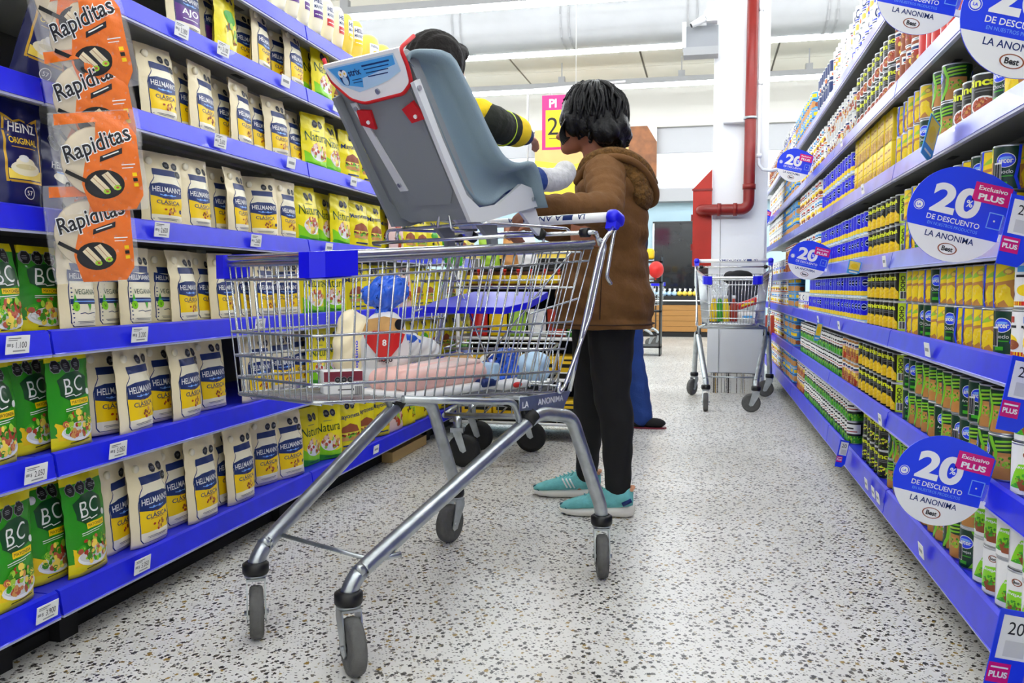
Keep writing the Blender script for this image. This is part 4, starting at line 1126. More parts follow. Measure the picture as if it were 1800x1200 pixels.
# ---- right stock: (kind, y0, y1, layers, rows deep, facing turn)
RIGHT = {
 0: [('best', 1.5, 2.12, 2, 2), ('pea', 2.14, 3.1, 2, 2), ('incapea', 3.12, 3.56, 2, 2), ('greenwhite', 3.80, 5.5, 2, 2), ('brownlabel', 5.52, 5.98, 2, 1), ('lightblue', 6.15, 7.0, 2, 1), ('mixwhite', 7.05, 8.8, 2, 1)],
 1: [('best', 1.5, 1.93, 2, 2), ('pea', 1.95, 2.9, 2, 2), ('inca', 2.95, 3.65, 2, 2), ('brownlabel', 3.68, 4.05, 2, 1), ('greenwhite', 4.08, 5.8, 2, 2), ('lightblue', 6.15, 7.0, 2, 1), ('mixwhite', 7.05, 8.8, 2, 1)],
 2: [('mixwhite', 1.62, 1.93, 2, 1), ('corn', 1.95, 2.9, 2, 1), ('inca', 2.95, 3.55, 2, 1), ('bluecorn', 3.57, 5.35, 2, 1), ('whiteblue', 5.4, 5.98, 1, 1), ('lightblue', 6.15, 6.7, 2, 1), ('mixwhite', 6.75, 8.8, 2, 1)],
 3: [('corn', 1.55, 1.90, 2, 1), ('corn', 2.0, 2.93, 2, 1), ('inca', 2.96, 3.52, 2, 1), ('bluecorn', 3.54, 4.9, 2, 1), ('mixwhite', 4.92, 5.98, 2, 1), ('tomato', 6.15, 7.0, 2, 1), ('whiteblue', 7.05, 8.8, 1, 1)],
 4: [('corn', 1.93, 2.08, 1, 1), ('incabean', 2.16, 2.42, 1, 1), ('pea', 2.44, 2.66, 2, 1), ('corn', 2.67, 3.08, 2, 1), ('CARTON', 3.12, 3.86, 2, 1), ('bluecorn', 3.88, 4.9, 2, 1), ('mixwhite', 4.92, 5.98, 2, 1), ('lightblue', 6.15, 7.2, 2, 1), ('whiteorange', 7.25, 8.8, 2, 1)],
 5: [('redwhite', 2.32, 2.78, 2, 1), ('tomato', 2.8, 3.12, 2, 1), ('incabean', 3.14, 3.86, 2, 1), ('beanwhite', 3.88, 4.75, 2, 1), ('mixwhite', 4.77, 5.98, 2, 1), ('lightblue', 6.15, 7.2, 2, 1), ('whiteorange', 7.25, 8.8, 2, 1)],
 6: [('whiteblue', 2.9, 4.0, 2, 1), ('whiteorange', 4.02, 4.6, 2, 1), ('navycan', 4.62, 5.15, 2, 1), ('lightblue', 5.35, 6.4, 2, 1), ('whiteblue', 6.45, 7.4, 2, 1), ('tomato', 7.45, 8.8, 2, 1)],
}
PHR = {'inca': 'black corn can with yellow lettering', 'incapea': 'black chickpea can with yellow lettering', 'incabean': 'black bean can with yellow lettering', 'corn': 'dark green corn can with cob picture', 'pea': 'dark green pea can with pods',
       'best': 'white pea can with green panel', 'bluecorn': 'bright blue can with corn band', 'greenwhite': 'small black can with white label', 'brownlabel': 'small orange-brown can', 'beanwhite': 'beige can with brown picture', 'tomato': 'reddish brown can', 'redwhite': 'white can with red stripe',
       'whiteblue': 'tall white can with blue print', 'whiteorange': 'white can with orange picture', 'lightblue': 'light blue can with yellow square', 'navycan': 'dark navy can', 'mixwhite': 'white can with yellow picture', 'CARTON': 'yellow vegetable carton'}
RC = random.Random(4)
for r, runs in RIGHT.items():
    z0 = RIGHT_Z[r] - .0075
    for k, ya, yb, layers, rows in runs:
        if k == 'CARTON': rad, h, step = .033, .112, .066
        else: rad, h = CANS[k][:2]; step = 2 * rad + .0015
        if ya > 6: step = 2 * rad + .006
        n = max(1, int((yb - ya) / step))
        p = get_carton() if k == 'CARTON' else get_can(k)
        gap = (RIGHT_Z[r + 1] - .045 - z0) if r < 6 else 1
        if layers * h > gap:
            sc = gap / (layers * h) * .99
        else: sc = 1
        for d in range(rows):
            for l in range(layers):
                for j in range(n):
                    if d and l == layers - 1 and RC.random() < .35: continue
                    if k == 'best' and d and l == 0: continue
                    y = ya + step * (j + .5) + (RC.uniform(-.0008, .0008))
                    x = .595 + rad + d * (2 * rad + .004) + RC.uniform(0, .005)
                    psi = -(.40 * PI / 2 + .60 * math.atan2(x, y)); th = psi + PI / 2 - {'inca': 1.13, 'incapea': 1.13, 'incabean': 1.13, 'corn': -.94, 'pea': -.94, 'best': 1.76, 'greenwhite': 1.4, 'tomato': 1.5, 'brownlabel': 1.5, 'beanwhite': 1.5, 'redwhite': 1.2, 'lightblue': 1.5, 'navycan': 1.5}.get(k, 0)
                    if k in ('corn', 'pea'): a = RC.choice([0, 0, 0, -1.64, .3, PI, PI, PI - 1.64]) + RC.uniform(-.25, .25)
                    elif k == 'best': a = RC.uniform(-.45, .45)
                    elif k in ('tomato', 'lightblue', 'mixwhite', 'beanwhite', 'whiteblue', 'whiteorange', 'navycan'): a = RC.uniform(-.5, .5) + RC.choice([0, PI])
                    elif k == 'CARTON': a = -th + .0
                    else: a = RC.uniform(-.22, .22)
                    if k == 'inca' and j == 0: a = -1.2
                    if k == 'inca' and l == 1 and j in (3, 6): a = -.9
                    lay = ('upper layer' if l else 'lower layer') if layers > 1 else 'single layer'
                    if d: lay = lay + ' behind the front ones'
                    end = ('nearest in ' if j == 0 else 'farthest in ' if j == n - 1 else 'middle of ') if not d else ''
                    part = '' if ya < 6.1 else 'far '
                    lb = '%s, %s%s, %s %sright shelf' % (PHR[k], end, lay, ORD[r], part)
                    if k == 'corn' and r == 3 and ya > 1.9: lb = lb.replace('dark green corn can with cob picture', 'dark green corn can behind signs')
                    place(p, (x, y, z0 + l * h * sc), -PI / 2 + th + a, lb, '%s, %s right shelf' % (PHR[k], ORD[r]) + (', far part' if ya > 6.1 else ''), scale=(1, 1, sc) if sc != 1 else None)
# ------------------------------------------------------------------ shopping carts (local x = towards the cart's nose, y = its near side)
def bend(p0, p1, p2, r, n=5):
    """rounded corner points at p1"""
    p0, p1, p2 = map(Vector, (p0, p1, p2))
    a = p1 + (p0 - p1).normalized() * r; c = p1 + (p2 - p1).normalized() * r
    return [a.lerp(p1, t).lerp(p1.lerp(c, t), t) for t in [i / n for i in range(n + 1)]]
def path(pts, r=.02, n=5):
    out = [Vector(pts[0])]
    for i in range(1, len(pts) - 1): out += bend(pts[i - 1], pts[i], pts[i + 1], r, n)
    out.append(Vector(pts[-1])); return out
def caster(parent, x, y, ang, R=.062, top=.165):
    """a swivel caster: fork, wheel, tyre"""
    e = MB(); rot = Matrix.Rotation(ang, 4, 'Z'); e.X = Matrix.Translation((x, y, 0)) @ rot
    # fork plates, trailing behind the stem by .025
    for s in (-1, 1):
        P = [(.022, top - .028), (-.022, top - .028), (-.045, R - .012), (-.036, R - .022), (-.018, R - .018), (.024, top - .05)]
        e.prism(P, s * .019, s * .0225, 'zinc', lambda a, c, h: (a, h, c))
    e.bb((-.024, -.022, top - .032), (.024, .022, top - .026), 'zinc')
    e.lathe([(.027, top - .026), (.027, top - .018)], 'zinc', 20)
    e.tube([(-.030, -.028, R), (-.030, .028, R)], .006, 'zinc', 10)
    o = e.build('caster_fork', parent)
    k = MB(); k.X = e.X
    k.lathe([(.028, top - .02), (.031, top - .015), (.031, top + .005), (.024, top + .01)], 'black', 20)
    k.build('caster_collar', o)
    w = MB(); w.X = e.X; rr = Matrix.Rotation(PI / 2, 3, 'X')
    w.lathe([(R - .012, -.0165), (R - .003, -.014), (R, -.007), (R, .007), (R - .003, .014), (R - .012, .0165)], 'rubber_grey', 32, (-.030, 0, R), rr)
    w.lathe([(R - .012, -.0145), (R - .030, -.009), (.016, -.010), (.012, -.0168), (.0001, -.0168)], 'rubber_black', 28, (-.030, 0, R), rr)
    w.lathe([(R - .012, .0145), (R - .030, .009), (.016, .010), (.012, .0168), (.0001, .0168)], 'rubber_black', 28, (-.030, 0, R), rr)
    w.build('caster_wheel', o)
def make_cart(label, angs, flap=True, text=True, near=True):
    t = empty('shopping_cart', (0, 0, 0), 0, label, 'shopping cart')
    HW_R, HW_F = .262, .172          # basket half width at the rear and at the nose (upper edge)
    XR, XF = .03, .945               # rear and nose of the basket
    def hw(x, z):
        q = (x - XR) / (XF - XR); u = (z - .56) / .36
        return (HW_R - .03 + .03 * u) * (1 - q) + (HW_F - .035 + .035 * u) * q
    def ztop(x): return .955 + (x - XR) / (XF - XR) * (.893 - .955)
    def zbot(x): return .538 + (x - .1) / (XF - .1) * (.588 - .538)
    def xr(z): return XR + (.955 - z) * .30 + 0   # the rear of the basket leans
    def xf(z): return XF - (.893 - z) * .06
    # heavy upper rim
    b = MB()
    corners = lambda z0, z1, off=0: [(XR, HW_R + off, z0), (XF, HW_F + off, z1), (XF, -HW_F - off, z1), (XR, -HW_R - off, z0)]
    b.tube(path(corners(.955, .893, .002), .035), .0095, 'chrome', 10)
    b.tube(path(corners(.942, .880, .0), .035), .005, 'steel_wire', 8)
    b.build('basket_rim', t)
    # wire basket
    b = MB()
    levels = [(.905, .847), (.735, .729), (.660, .676), (.598, .626)]
    for zr, zf in levels:
        p0 = (xr(zr), hw(xr(zr), zr), zr); p1 = (xf(zf), hw(xf(zf), zf), zf)
        b.tube(path([p0, p1, (p1[0], -p1[1], zf), (p0[0], -p0[1], zr)], .03), .0033 if zr > .6 else .0036, 'steel_wire', 6)
    x0b = xr(.54)
    p0 = (x0b, hw(x0b, .54), zbot(x0b)); p1 = (xf(.588), hw(xf(.588), .588), .588)
    b.tube(path([p0, p1, (p1[0], -p1[1], .588), (p0[0], -p0[1], p0[2])], .03), .0045, 'steel_wire', 6)
    for s in (-1, 1):
        n = 26
        for i in range(n):
            q = i / (n - 1); xt = XR + (XF - XR - .03) * q; xb = x0b + (xf(.588) - .03 - x0b) * q
            zt, zb = ztop(xt), zbot(xb)
            b.tube([(xt, s * (hw(xt, zt)), zt), (xb, s * (hw(xb, zb)), zb), (xb, s * (hw(xb, zb) - .03), zb - .004)], .0022, 'steel_wire', 5)
    for i in range(15):
        y = -1 + 2 * (i + .5) / 15
        b.tube([(XF, y * (HW_F - .01), .893), (xf(.588), y * (hw(xf(.588), .588) - .005), .588), (x0b, y * (hw(x0b, .54) - .005), zbot(x0b))], .0021, 'steel_wire', 5)
    for i in range(28):
        x = x0b + (XF - .03 - x0b) * i / 27
        b.tube([(x, hw(x, zbot(x)), zbot(x) - .004), (x, -hw(x, zbot(x)), zbot(x) - .004)], .002, 'steel_wire', 5)
    b.build('wire_basket', t)
    # rear gate with crossed wires
    b = MB()
    for i in range(13):
        y = (-1 + 2 * i / 12) * .225; b.tube([(xr(.93) + .01, y * 1.05, .93), (x0b + .008, y * .93, .55)], .002, 'steel_wire', 5)
    for z in (.93, .83, .70, .56): b.tube([(xr(z) + .012, -.235, z), (xr(z) + .012, .235, z)], .0033, 'steel_wire', 6)
    for s in (-1, 1): b.tube([(xr(.93) + .05, s * .23, .93), (xr(.56) + .04, -s * .02, .60)], .003, 'steel_wire', 6)
    b.build('rear_gate', t)
    # child flap
    if flap:
        b = MB(); b.prism([(.245, -.19), (.235, .11), (.16, .14), (.03, .11), (.03, -.17), (.17, -.21)], -.009, .009, 'plastic_blue', lambda x, y, h: (x, y, .808 - (x - .03) * .205 + h)); b.build('seat_flap', t)
        b = MB()
        for y in (-.2, -.12, -.04, .04, .12, .2): b.tube([(.26, y, .765), (.20, y, .93)], .0025, 'steel_wire', 5)
        for z, x in ((.93, .2), (.85, .232)): b.tube([(x, -.21, z), (x, .21, z)], .003, 'steel_wire', 5)
        for s in (-1, 1): b.tube([(.26, s * .21, .76), (.03, s * .22, .80)], .003, 'steel_wire', 5)
        b.build('seat_back_wires', t)
    # bumpers on the nose corners
    for s in (1, -1):
        b = MB()
        P = [(XF - .088, HW_F + .024), (XF - .01, HW_F + .012), (XF + .012, HW_F - .012), (XF + .014, HW_F - .042), (XF - .008, HW_F - .042), (XF - .010, HW_F - .02), (XF - .088, HW_F + .002)]
        b.prism([(x, s * y) for x, y in P], .850, .903, 'plastic_blue', lambda x, y, h: (x, y, h + (.893 - .893) + (XF - x) * .06))
        b.build('corner_bumper', t)
    # handle bar, end caps and lettering
    b = MB(); b.tube([(-.075, -.262, 1.035), (-.075, .262, 1.035)], .0145, 'white', 16)
    A = Art()
    if text:
        A.text('LA ANONIMA', .0, 0, .018, 'navy', 1, w=.22, bold=.03)
        A.lay(b, lambda x, y, l: (-.075 + .0149 * math.cos(.35 - y / .0145), -x, 1.035 + .0149 * math.sin(.35 - y / .0145)), .006)
        A2 = Art(); A2.text('LA', -.165, 0, .017, 'navy', 1, bold=.03); A2.rect(-.135, -.009, -.10, .009, 'navy', 1)
        A2.lay(b, lambda x, y, l: (-.075 + .0149 * math.cos(.35 - y / .0145), -x, 1.035 + .0149 * math.sin(.35 - y / .0145)), .006)
    b.build('handle_bar', t)
    for s in (1, -1):
        b = MB(); b.rbox((-.073, s * .276, 1.030), (.062, .040, .040), 'plastic_blue', .014, Matrix.Rotation(-.35, 3, 'Y')); b.prism([(-.10, 1.03), (-.06, 1.05), (-.045, 1.0), (-.06, .995)], s * .258, s * .292, 'plastic_blue', lambda x, y, h: (x, h, y)); b.build('handle_end', t)
        b = MB()
        b.tube(path([(-.068, s * .283, 1.015), (.0, s * .283, .965), (.02, s * .28, .93), (.10, s * .262, .66), (.135, s * .255, .545)], .02), .0062, 'chrome', 8)
        b.tube(path([(-.085, s * .285, 1.02), (-.05, s * .285, .99), (-.01, s * .285, .86), (-.035, s * .285, .84)], .012), .0055, 'chrome', 8)
        b.tube(path([(.015, s * .278, .965), (-.02, s * .274, .95), (.05, s * .268, .75), (.17, s * .262, .56), (.20, s * .262, .545), (.195, s * .262, .575)], .012), .006, 'chrome', 8)
        b.build('handle_bracket', t)
    # rods carrying the handle and the gate
    b = MB()
    b.tube([(.03, -.262, .985), (.03, .262, .985)], .006, 'chrome', 8)
    for s in (-1, 1): b.tube(path([(.03, s * .262, .985), (.01, s * .262, .985), (-.01, s * .262, .95)], .01), .006, 'chrome', 8); b.tube([(.03, s * .25, .985), (.03, s * .225, .985)], .014, 'black', 10)
    b.build('gate_rod', t)
    # side plates with the stamped name
    for s in (1, -1):
        b = MB(); P = [(.12, .545), (.36, .55), (.36, .515), (.285, .51), (.28, .475), (.17, .468), (.15, .51)]
        b.prism(P, s * .248, s * .251, 'zinc', lambda x, y, h: (x, h, y))
        if text and s > 0:
            A = Art(); A.text('LA', .175, .529, .017, 'paper', 1, w=.028, bold=.02); A.text('ANONIMA', .290, .529, .017, 'paper', 1, w=.12, bold=.02)
            A.lay(b, lambda x, y, l: (2 * .255 - x - .0, .2515, y) if 0 else ((.51 - x) + .0, .2515, y), 1)
        b.build('name_plate', t)
    # legs: bent heavy tubes
    for s in (1, -1):
        b = MB()
        P = path([(.0, s * .28, .168), (.0, s * .28, .19), (.135, s * .262, .475), (.27, s * .245, .50), (.42, s * .225, .425), (.81, s * .170, .222), (.855, s * .163, .195), (.865, s * .163, .168)], .035, 6)
        b.tube(P, .0192, 'zinc', 16); b.tube([(.29, s * .242, .50), (.315, s * .238, .48)], .0225, 'rubber_black', 14)
        b.build('leg', t)
        b = MB()
        b.tube([(.30, s * .235, .53), (.33, s * .235, .46)], .013, 'rubber_black', 8)
        b.tube(path([(.70, s * .17, .575), (.43, s * .225, .545), (.36, s * .235, .54), (.33, s * .235, .46)], .03), .009, 'zinc', 10)
        b.build('basket_support', t)
    b = MB(); b.tube([(.79, -.168, .222), (.79, .168, .222)], .0055, 'zinc', 8); b.tube([(.79, .168, .225), (.74, .2, .23)], .007, 'zinc', 8); b.build('cross_bar', t)
    b = MB(); b.tube([(.40, -.23, .54), (.40, .23, .54)], .007, 'zinc', 8); b.tube([(.24, -.25, .53), (.24, .25, .53)], .007, 'zinc', 8); b.build('cross_bar', t)
    caster(t, .865, .163, angs[0]); caster(t, .865, -.163, angs[1]); caster(t, 0, .28, angs[2]); caster(t, 0, -.28, angs[3])
    return t
CART_RZ = math.atan2(-.912, -.411)
cart = make_cart('empty-legged chrome shopping cart with a grey child seat and groceries, in the foreground', (-2.02, -2.19, -2.52, -3.03))
cart.location = (-.539, 2.545, 0); cart.rotation_euler = (0, 0, CART_RZ)
cart['label'] = 'large chrome shopping cart with a grey child seat on it, in the foreground'
cart2 = make_cart('chrome shopping cart loaded with groceries parked by the right rack near the column', (1.6, -3.1, 1.4, 2.65), flap=False)
cart2.location = (.205, 6.74, 0); cart2.rotation_euler = (0, 0, -PI / 2 - .035)
F0 = Vector((-.411, -.912, 0)).normalized(); N0 = Vector((.912, -.411, 0)).normalized(); R0 = Vector((-.539, 2.545, 0))
def CW(a, b, z): return R0 + F0 * a + N0 * b + Vector((0, 0, z))
def cart_thing(name, a, b, z, label, cat, rz=0):
    p = CW(a, b, z); return empty(name, p, CART_RZ + rz, label, cat)
# ------------------------------------------------------------------ child seat on the cart
seat = empty('child_seat', CW(0, 0, 0), CART_RZ, 'grey and blue-grey plastic child seat mounted on the cart, with a red bordered flap', 'child seat')
RIMP = [(.638, 1.350), (.640, 1.370), (.60, 1.382), (.533, 1.385), (.48, 1.335), (.437, 1.288), (.385, 1.225), (.334, 1.176), (.29, 1.160), (.25, 1.160), (.195, 1.169), (.165, 1.14), (.145, 1.09), (.125, 1.052)]
BASE = [(.612, 1.345), (.605, 1.340), (.580, 1.310), (.552, 1.265), (.508, 1.198), (.462, 1.132), (.425, 1.080), (.388, 1.054), (.355, 1.044), (.31, 1.053), (.26, 1.085), (.21, 1.102), (.165, 1.09), (.13, 1.050)]
def spl(P, n=3):
    out = []
    for i in range(len(P) - 1):
        p0 = P[max(i - 1, 0)]; p1 = P[i]; p2 = P[i + 1]; p3 = P[min(i + 2, len(P) - 1)]
        for k in range(n):
            t = k / n
            out.append(tuple(.5 * (2 * b + (c - a) * t + (2 * a - 5 * b + 4 * c - d) * t * t + (3 * b - a - 3 * c + d) * t ** 3) for a, b, c, d in zip(p0, p1, p2, p3)))
    out.append(tuple(P[-1])); return out
rp, bp = spl(RIMP), spl(BASE)
b = MB(); secs = []
for (ra, rz), (ba, bz) in zip(rp, bp):
    def q(t, y): return (ba + (ra - ba) * t, y, bz + (rz - bz) * t)
    ia, iz = ba - .012, bz + .012
    fl = len(secs) / len(rp); wd = min(1.0, max(0.0, (fl - .02) / .22)); w0 = .020 * (1 - wd)
    half = [q(0, .130), q(.10, .127), q(.25, .122), q(.5, .121), q(.70, .126), q(.80, .142 - w0), q(.82, .170 - w0 * 1.6), q(1.0, .176 - w0 * 1.8), (q(1, .168)[0], .168 - w0 * 1.6, q(1, 0)[2] + .003), q(.98, .150 - w0), q(.84, .136 - w0 * .6), q(.72, .114), q(.4, .110), q(.12, .104), (ia, .09, iz), (ia, .03, iz)]
    secs.append(half + [(x, -y, z) for x, y, z in reversed(half)] + [(ba - .004, -.06, bz + .002), (ba - .004, .06, bz + .002)])
n = len(secs[0]); vs = [p for s_ in secs for p in s_]
b.add(vs, [(i * n + k, i * n + (k + 1) % n, (i + 1) * n + (k + 1) % n, (i + 1) * n + k) for i in range(len(secs) - 1) for k in range(n)], 'seat_blue', True)
b.add(secs[0], [tuple(range(n))], 'seat_blue'); b.add(secs[-1], [tuple(range(n))], 'seat_blue')
b.build('seat_shell', seat)
# flat grey rear panel
Dn = Vector((-.572, 0, -.82)); Nn = Vector((.82, 0, -.572)); TL = Vector((.640, 0, 1.372))
def PL(x, t, h): return TL + Vector((0, x, 0)) + Dn * t + Nn * h
b = MB()
out = [(-.143, .03), (-.11, 0), (.11, 0), (.130, .02), (.128, .40), (.10, .445), (-.10, .445), (-.143, .42)]
b.prism(out, -.03, 0.0, 'seat_grey', lambda x, t, h: PL(x, t, h))
out = [(-.105, .06), (.10, .06), (.095, .36), (.07, .395), (-.06, .395), (-.09, .36)]
b.prism(out, .0, .004, 'seat_grey', lambda x, t, h: PL(x, t, h))
b.build('rear_panel', seat)
b = MB(); b.prism([(-.108, .09), (-.088, .09), (-.078, .17), (-.05, .345), (-.078, .345), (-.1, .17)], .005, .009, 'seat_arm', lambda x, t, h: PL(x, t, h))
b.tube([PL(-.068, .325, .009), PL(-.068, .325, .014)], .006, 'zinc', 10); b.tube([PL(-.095, .105, .009), PL(-.095, .105, .014)], .006, 'zinc', 10)
b.build('rear_strip', seat)
for sx, sy, ty in ((-.075, .135, .3), (.085, .14, -.2)):
    b = MB(); c, s_ = math.cos(ty), math.sin(ty)
    P = [(-.025, -.02), (.02, -.026), (.026, .024), (-.02, .02)]
    b.prism([(sx + x * c - y * s_, sy + x * s_ + y * c) for x, y in P], .006, .014, 'strap_red', lambda x, t, h: PL(x, t, h)); b.tube([PL(sx + .006, sy + .008, .014), PL(sx + .006, sy + .008, .018)], .005, 'white', 10)
    b.build('strap_clip', seat)
for s_ in (1, -1):
    b = MB(); P = [(.626, 1.305), (.606, 1.317), (.528, 1.190), (.437, 1.062), (.385, 1.034), (.31, 1.048), (.255, 1.08), (.205, 1.112), (.15, 1.105), (.112, 1.06), (.20, 1.04), (.282, 1.02), (.36, 1.0), (.42, .995), (.43, 1.01), (.52, 1.14)]
    y0, y1 = s_ * .130, s_ * .142
    b.prism(P, y0, y1, 'seat_arm' if s_ > 0 else 'seat_grey', lambda x, y, h: (x, h, y))
    b.tube([(.15, s_ * .142, 1.075), (.15, s_ * .147, 1.075)], .006, 'zinc', 10); b.tube([(.61, s_ * .142, 1.295), (.61, s_ * .147, 1.295)], .006, 'zinc', 10)
    b.build('side_bracket', seat)
    b = MB(); b.prism([(.20, 1.045), (.125, 1.06), (.085, .985), (.10, .975), (.12, .985)], s_ * .12, s_ * .130, 'seat_arm', lambda x, y, h: (x, h, y)); b.build('front_foot', seat)
    b = MB(); b.prism([(.32, 1.0), (.24, 1.0), (.235, .93), (.262, .93), (.27, .96)], s_ * .07, s_ * .085, 'seat_grey', lambda x, y, h: (x, h, y)); b.build('rear_foot', seat); b = MB(); b.tube([(.10, s_ * .125, .985), (.085, s_ * .125, .98)], .017, 'rubber_black', 10); b.build('foot_pad', seat)
b = MB()
b.tube(path([(.37, -.17, .955), (.37, -.17, .992), (.06, -.12, .995), (.04, .1, .99), (.04, .1, .955)], .015), .0045, 'chrome', 8)
b.tube(path([(.38, -.20, .955), (.38, -.2, .990), (.38, .16, .995), (.02, .17, 1.0), (.0, .17, .985)], .015), .0045, 'chrome', 8)
b.tube(path([(.39, .0, .99), (.39, .01, 1.03), (.39, .04, 1.03), (.39, .05, .98), (.3, .06, .985)], .012), .004, 'chrome', 8)
b.tube([(.40, -.235, .955), (.40, .235, .957)], .005, 'chrome', 8)
b.build('mounting_frame', seat)
# strap flap over the head end
b = MB()
FP = [(-.132, -.012), (.128, -.012), (.132, .03), (.118, .065), (.08, .085), (-.05, .092), (-.09, .075), (-.125, .03)]
b.prism(FP, .012, .016, 'white', lambda x, t, h: PL(x, t, h)); b.prism([(-.132, -.012), (.128, -.012), (.128, -.018), (-.132, -.018)], .006, .016, 'white', lambda x, t, h: PL(x, t, h))
A = Art(); A.poly([(-.122, .014), (.108, .014), (.108, -.03), (.06, -.045), (.02, -.052), (-.05, -.060), (-.10, -.035)], 'pale_blue', 1); A.poly([(-.118, .010), (.104, .010), (.10, -.012), (-.02, -.028), (-.03, -.05), (-.09, -.035)], 'light_blue', 1.5)
A.ell(-.078, -.018, .015, .021, 'navy', 2); A.ell(-.078, -.026, .009, .012, 'pale_blue', 3); A.ell(-.085, -.008, .0075, .0085, 'white', 3); A.ell(-.071, -.008, .0075, .0085, 'white', 3); A.ell(-.085, -.008, .003, .003, 'corn_dark', 4, 8); A.ell(-.071, -.008, .003, .003, 'corn_dark', 4, 8)
A.text('strix', -.038, -.010, .016, 'navy', 2, bold=.03)
for i in range(4): A.line([(-.005 + i * .002, -.0 - i * .009), (.085 - i * .006, -.0 - i * .009)], .004 if i == 0 else .0025, 'navy', 2)
for i in range(2): A.line([(-.055, -.028 - i * .007), (-.025, -.028 - i * .007)], .002, 'navy', 2)
A.lay(b, lambda x, y, l: tuple(PL(x, -y + .004, .0163 + l * .0004)), 1)
b.tube([PL(.01, .070, .016), PL(.01, .070, .020)], .007, 'zinc', 12)
o = b.build('strap_flap', seat)
b = MB(); b.tube(path([PL(-.135, -.03, .0), PL(-.130, .025, .014), PL(-.09, .078, .014), (PL(-.05, .094, .014)), PL(.085, .088, .014), PL(.122, .066, .014), PL(.132, .025, .014), PL(.130, -.015, .012), PL(.128, -.02, -.05)], .012), .0048, 'strap_red', 8); b.build('red_border', o)

# ------------------------------------------------------------------ people
def WB(parent):
    b = MB(); b.X = Matrix.Translation(-Vector(parent.location)); return b
def hand(parent, wrist, fwd, side, palm, s=1.0, m='skin', curl=.9, name='hand'):
    """palm + four curled fingers + thumb. fwd: direction of fingers, side: towards the thumb, palm: the way the palm faces"""
    f, d, p = [Vector(v).normalized() for v in (fwd, side, palm)]
    W0 = Vector(wrist); pr = []
    base = W0 + f * .035 * s
    pr.append(('c', W0, base + f * .03 * s, .020 * s, .022 * s))
    for k in range(4):
        off = (k - 1.5) * .0175 * s
        kn = W0 + f * (.080 - abs(k - 1.2) * .004) * s - d * off
        pr.append(('c', W0 + f * .012 * s - d * off * .7, kn, .013 * s, .0105 * s))
        L = (.040, .045, .042, .033)[k] * s
        a = curl * .7; q = kn + (f * math.cos(a) + p * math.sin(a)) * L
        a2 = curl * 1.9; r = q + (f * math.cos(a2) + p * math.sin(a2)) * L * .62
        a3 = curl * 2.6; t = r + (f * math.cos(a3) + p * math.sin(a3)) * L * .48
        pr += [('c', kn, q, .0092 * s, .0084 * s), ('c', q, r, .0084 * s, .0076 * s), ('c', r, t, .0076 * s, .0068 * s)]
    tb = W0 + f * .022 * s + d * .024 * s
    t1 = tb + (f * .7 + d * .7 + p * .4).normalized() * .036 * s; t2 = t1 + (f * .6 + p * .9 + d * .1).normalized() * .028 * s
    pr += [('c', W0 + f * .01 * s + d * .01 * s, tb, .014 * s, .012 * s), ('c', tb, t1, .0115 * s, .0095 * s), ('c', t1, t2, .0092 * s, .0078 * s)]
    return pr
def hsh(co, s1=37., s2=23.):
    return math.sin(co.x * s1 + co.z * s2) * math.sin(co.z * s1 * .8 - co.y * s2 * 1.3) * math.sin(co.y * s1 * .9 + 1.3)
# --- woman in the brown coat
wo = empty('person', (-.37, 3.16, 0), 0, 'person with dark curly hair in a brown hooded coat, holding the cart handle', 'person')
body = [('s', (-.355, 3.12, 1.02), (.13, .17, .24)), ('c', (-.36, 3.13, 1.22), (-.40, 3.12, 1.36), .06, .052),
        ('s', (-.425, 3.115, 1.435), (.092, .080, .112), Matrix.Rotation(-.35, 3, 'Y')), ('s', (-.475, 3.117, 1.385), (.052, .058, .068)), ('s', (-.497, 3.117, 1.337), (.026, .034, .024)),
        ('c', (-.513, 3.118, 1.40), (-.530, 3.118, 1.378), .009, .012), ('s', (-.512, 3.118, 1.350), (.012, .022, .006)), ('s', (-.510, 3.118, 1.342), (.012, .019, .006)),
        ('s', (-.42, 3.033, 1.405), (.018, .007, .026)), ('s', (-.42, 3.200, 1.405), (.018, .007, .026)),
        ('s', (-.36, 3.14, .84), (.125, .155, .15)),
        ('c', (-.335, 3.09, .80), (-.325, 3.075, .43), .085, .056), ('c', (-.325, 3.075, .43), (-.298, 3.075, .09), .053, .036), ('c', (-.298, 3.075, .075), (-.33, 3.07, .045), .026, .02),
        ('c', (-.40, 3.20, .80), (-.425, 3.235, .43), .082, .055), ('c', (-.425, 3.235, .43), (-.445, 3.31, .09), .052, .036), ('c', (-.445, 3.31, .075), (-.475, 3.31, .045), .026, .02)]
SH, EL, WR = (-.345, 2.975, 1.215), (-.325, 2.85, 1.085), (-.520, 2.665, 1.082)
body += [('c', SH, EL, .048, .040), ('c', EL, WR, .038, .024)]
body += hand(wo, (-.528, 2.655, 1.080), (-.62, -.1, -.50), (-.3, .8, .4), (.45, .35, -.62), 1.0, curl=.85)
SH2, EL2, WR2 = (-.36, 3.27, 1.215), (-.50, 3.33, 1.04), (-.62, 3.08, 1.06)
body += [('c', SH2, EL2, .046, .038), ('c', EL2, WR2, .036, .024)]
body += hand(wo, WR2, (-.5, -.8, .0), (-.6, .3, .6), (0, -.2, -.9), .95, curl=.6)
blob('body', body, 'skin', wo, .0055, 3)
# face details
b = WB(wo)
for y in (3.088, 3.148): b.ball((-.512, y, 1.398), (.008, .011, .006), 'white', 10, 6); b.ball((-.5185, y, 1.397), (.003, .005, .005), 'black', 8, 5)
b.build('eyes', wo)
b = WB(wo)
for y in (3.085, 3.151): b.tube([(-.508, y - .015, 1.418), (-.519, y, 1.424), (-.508, y + .015, 1.418)], .003, 'hair_black', 6)
b.build('eyebrows', wo)
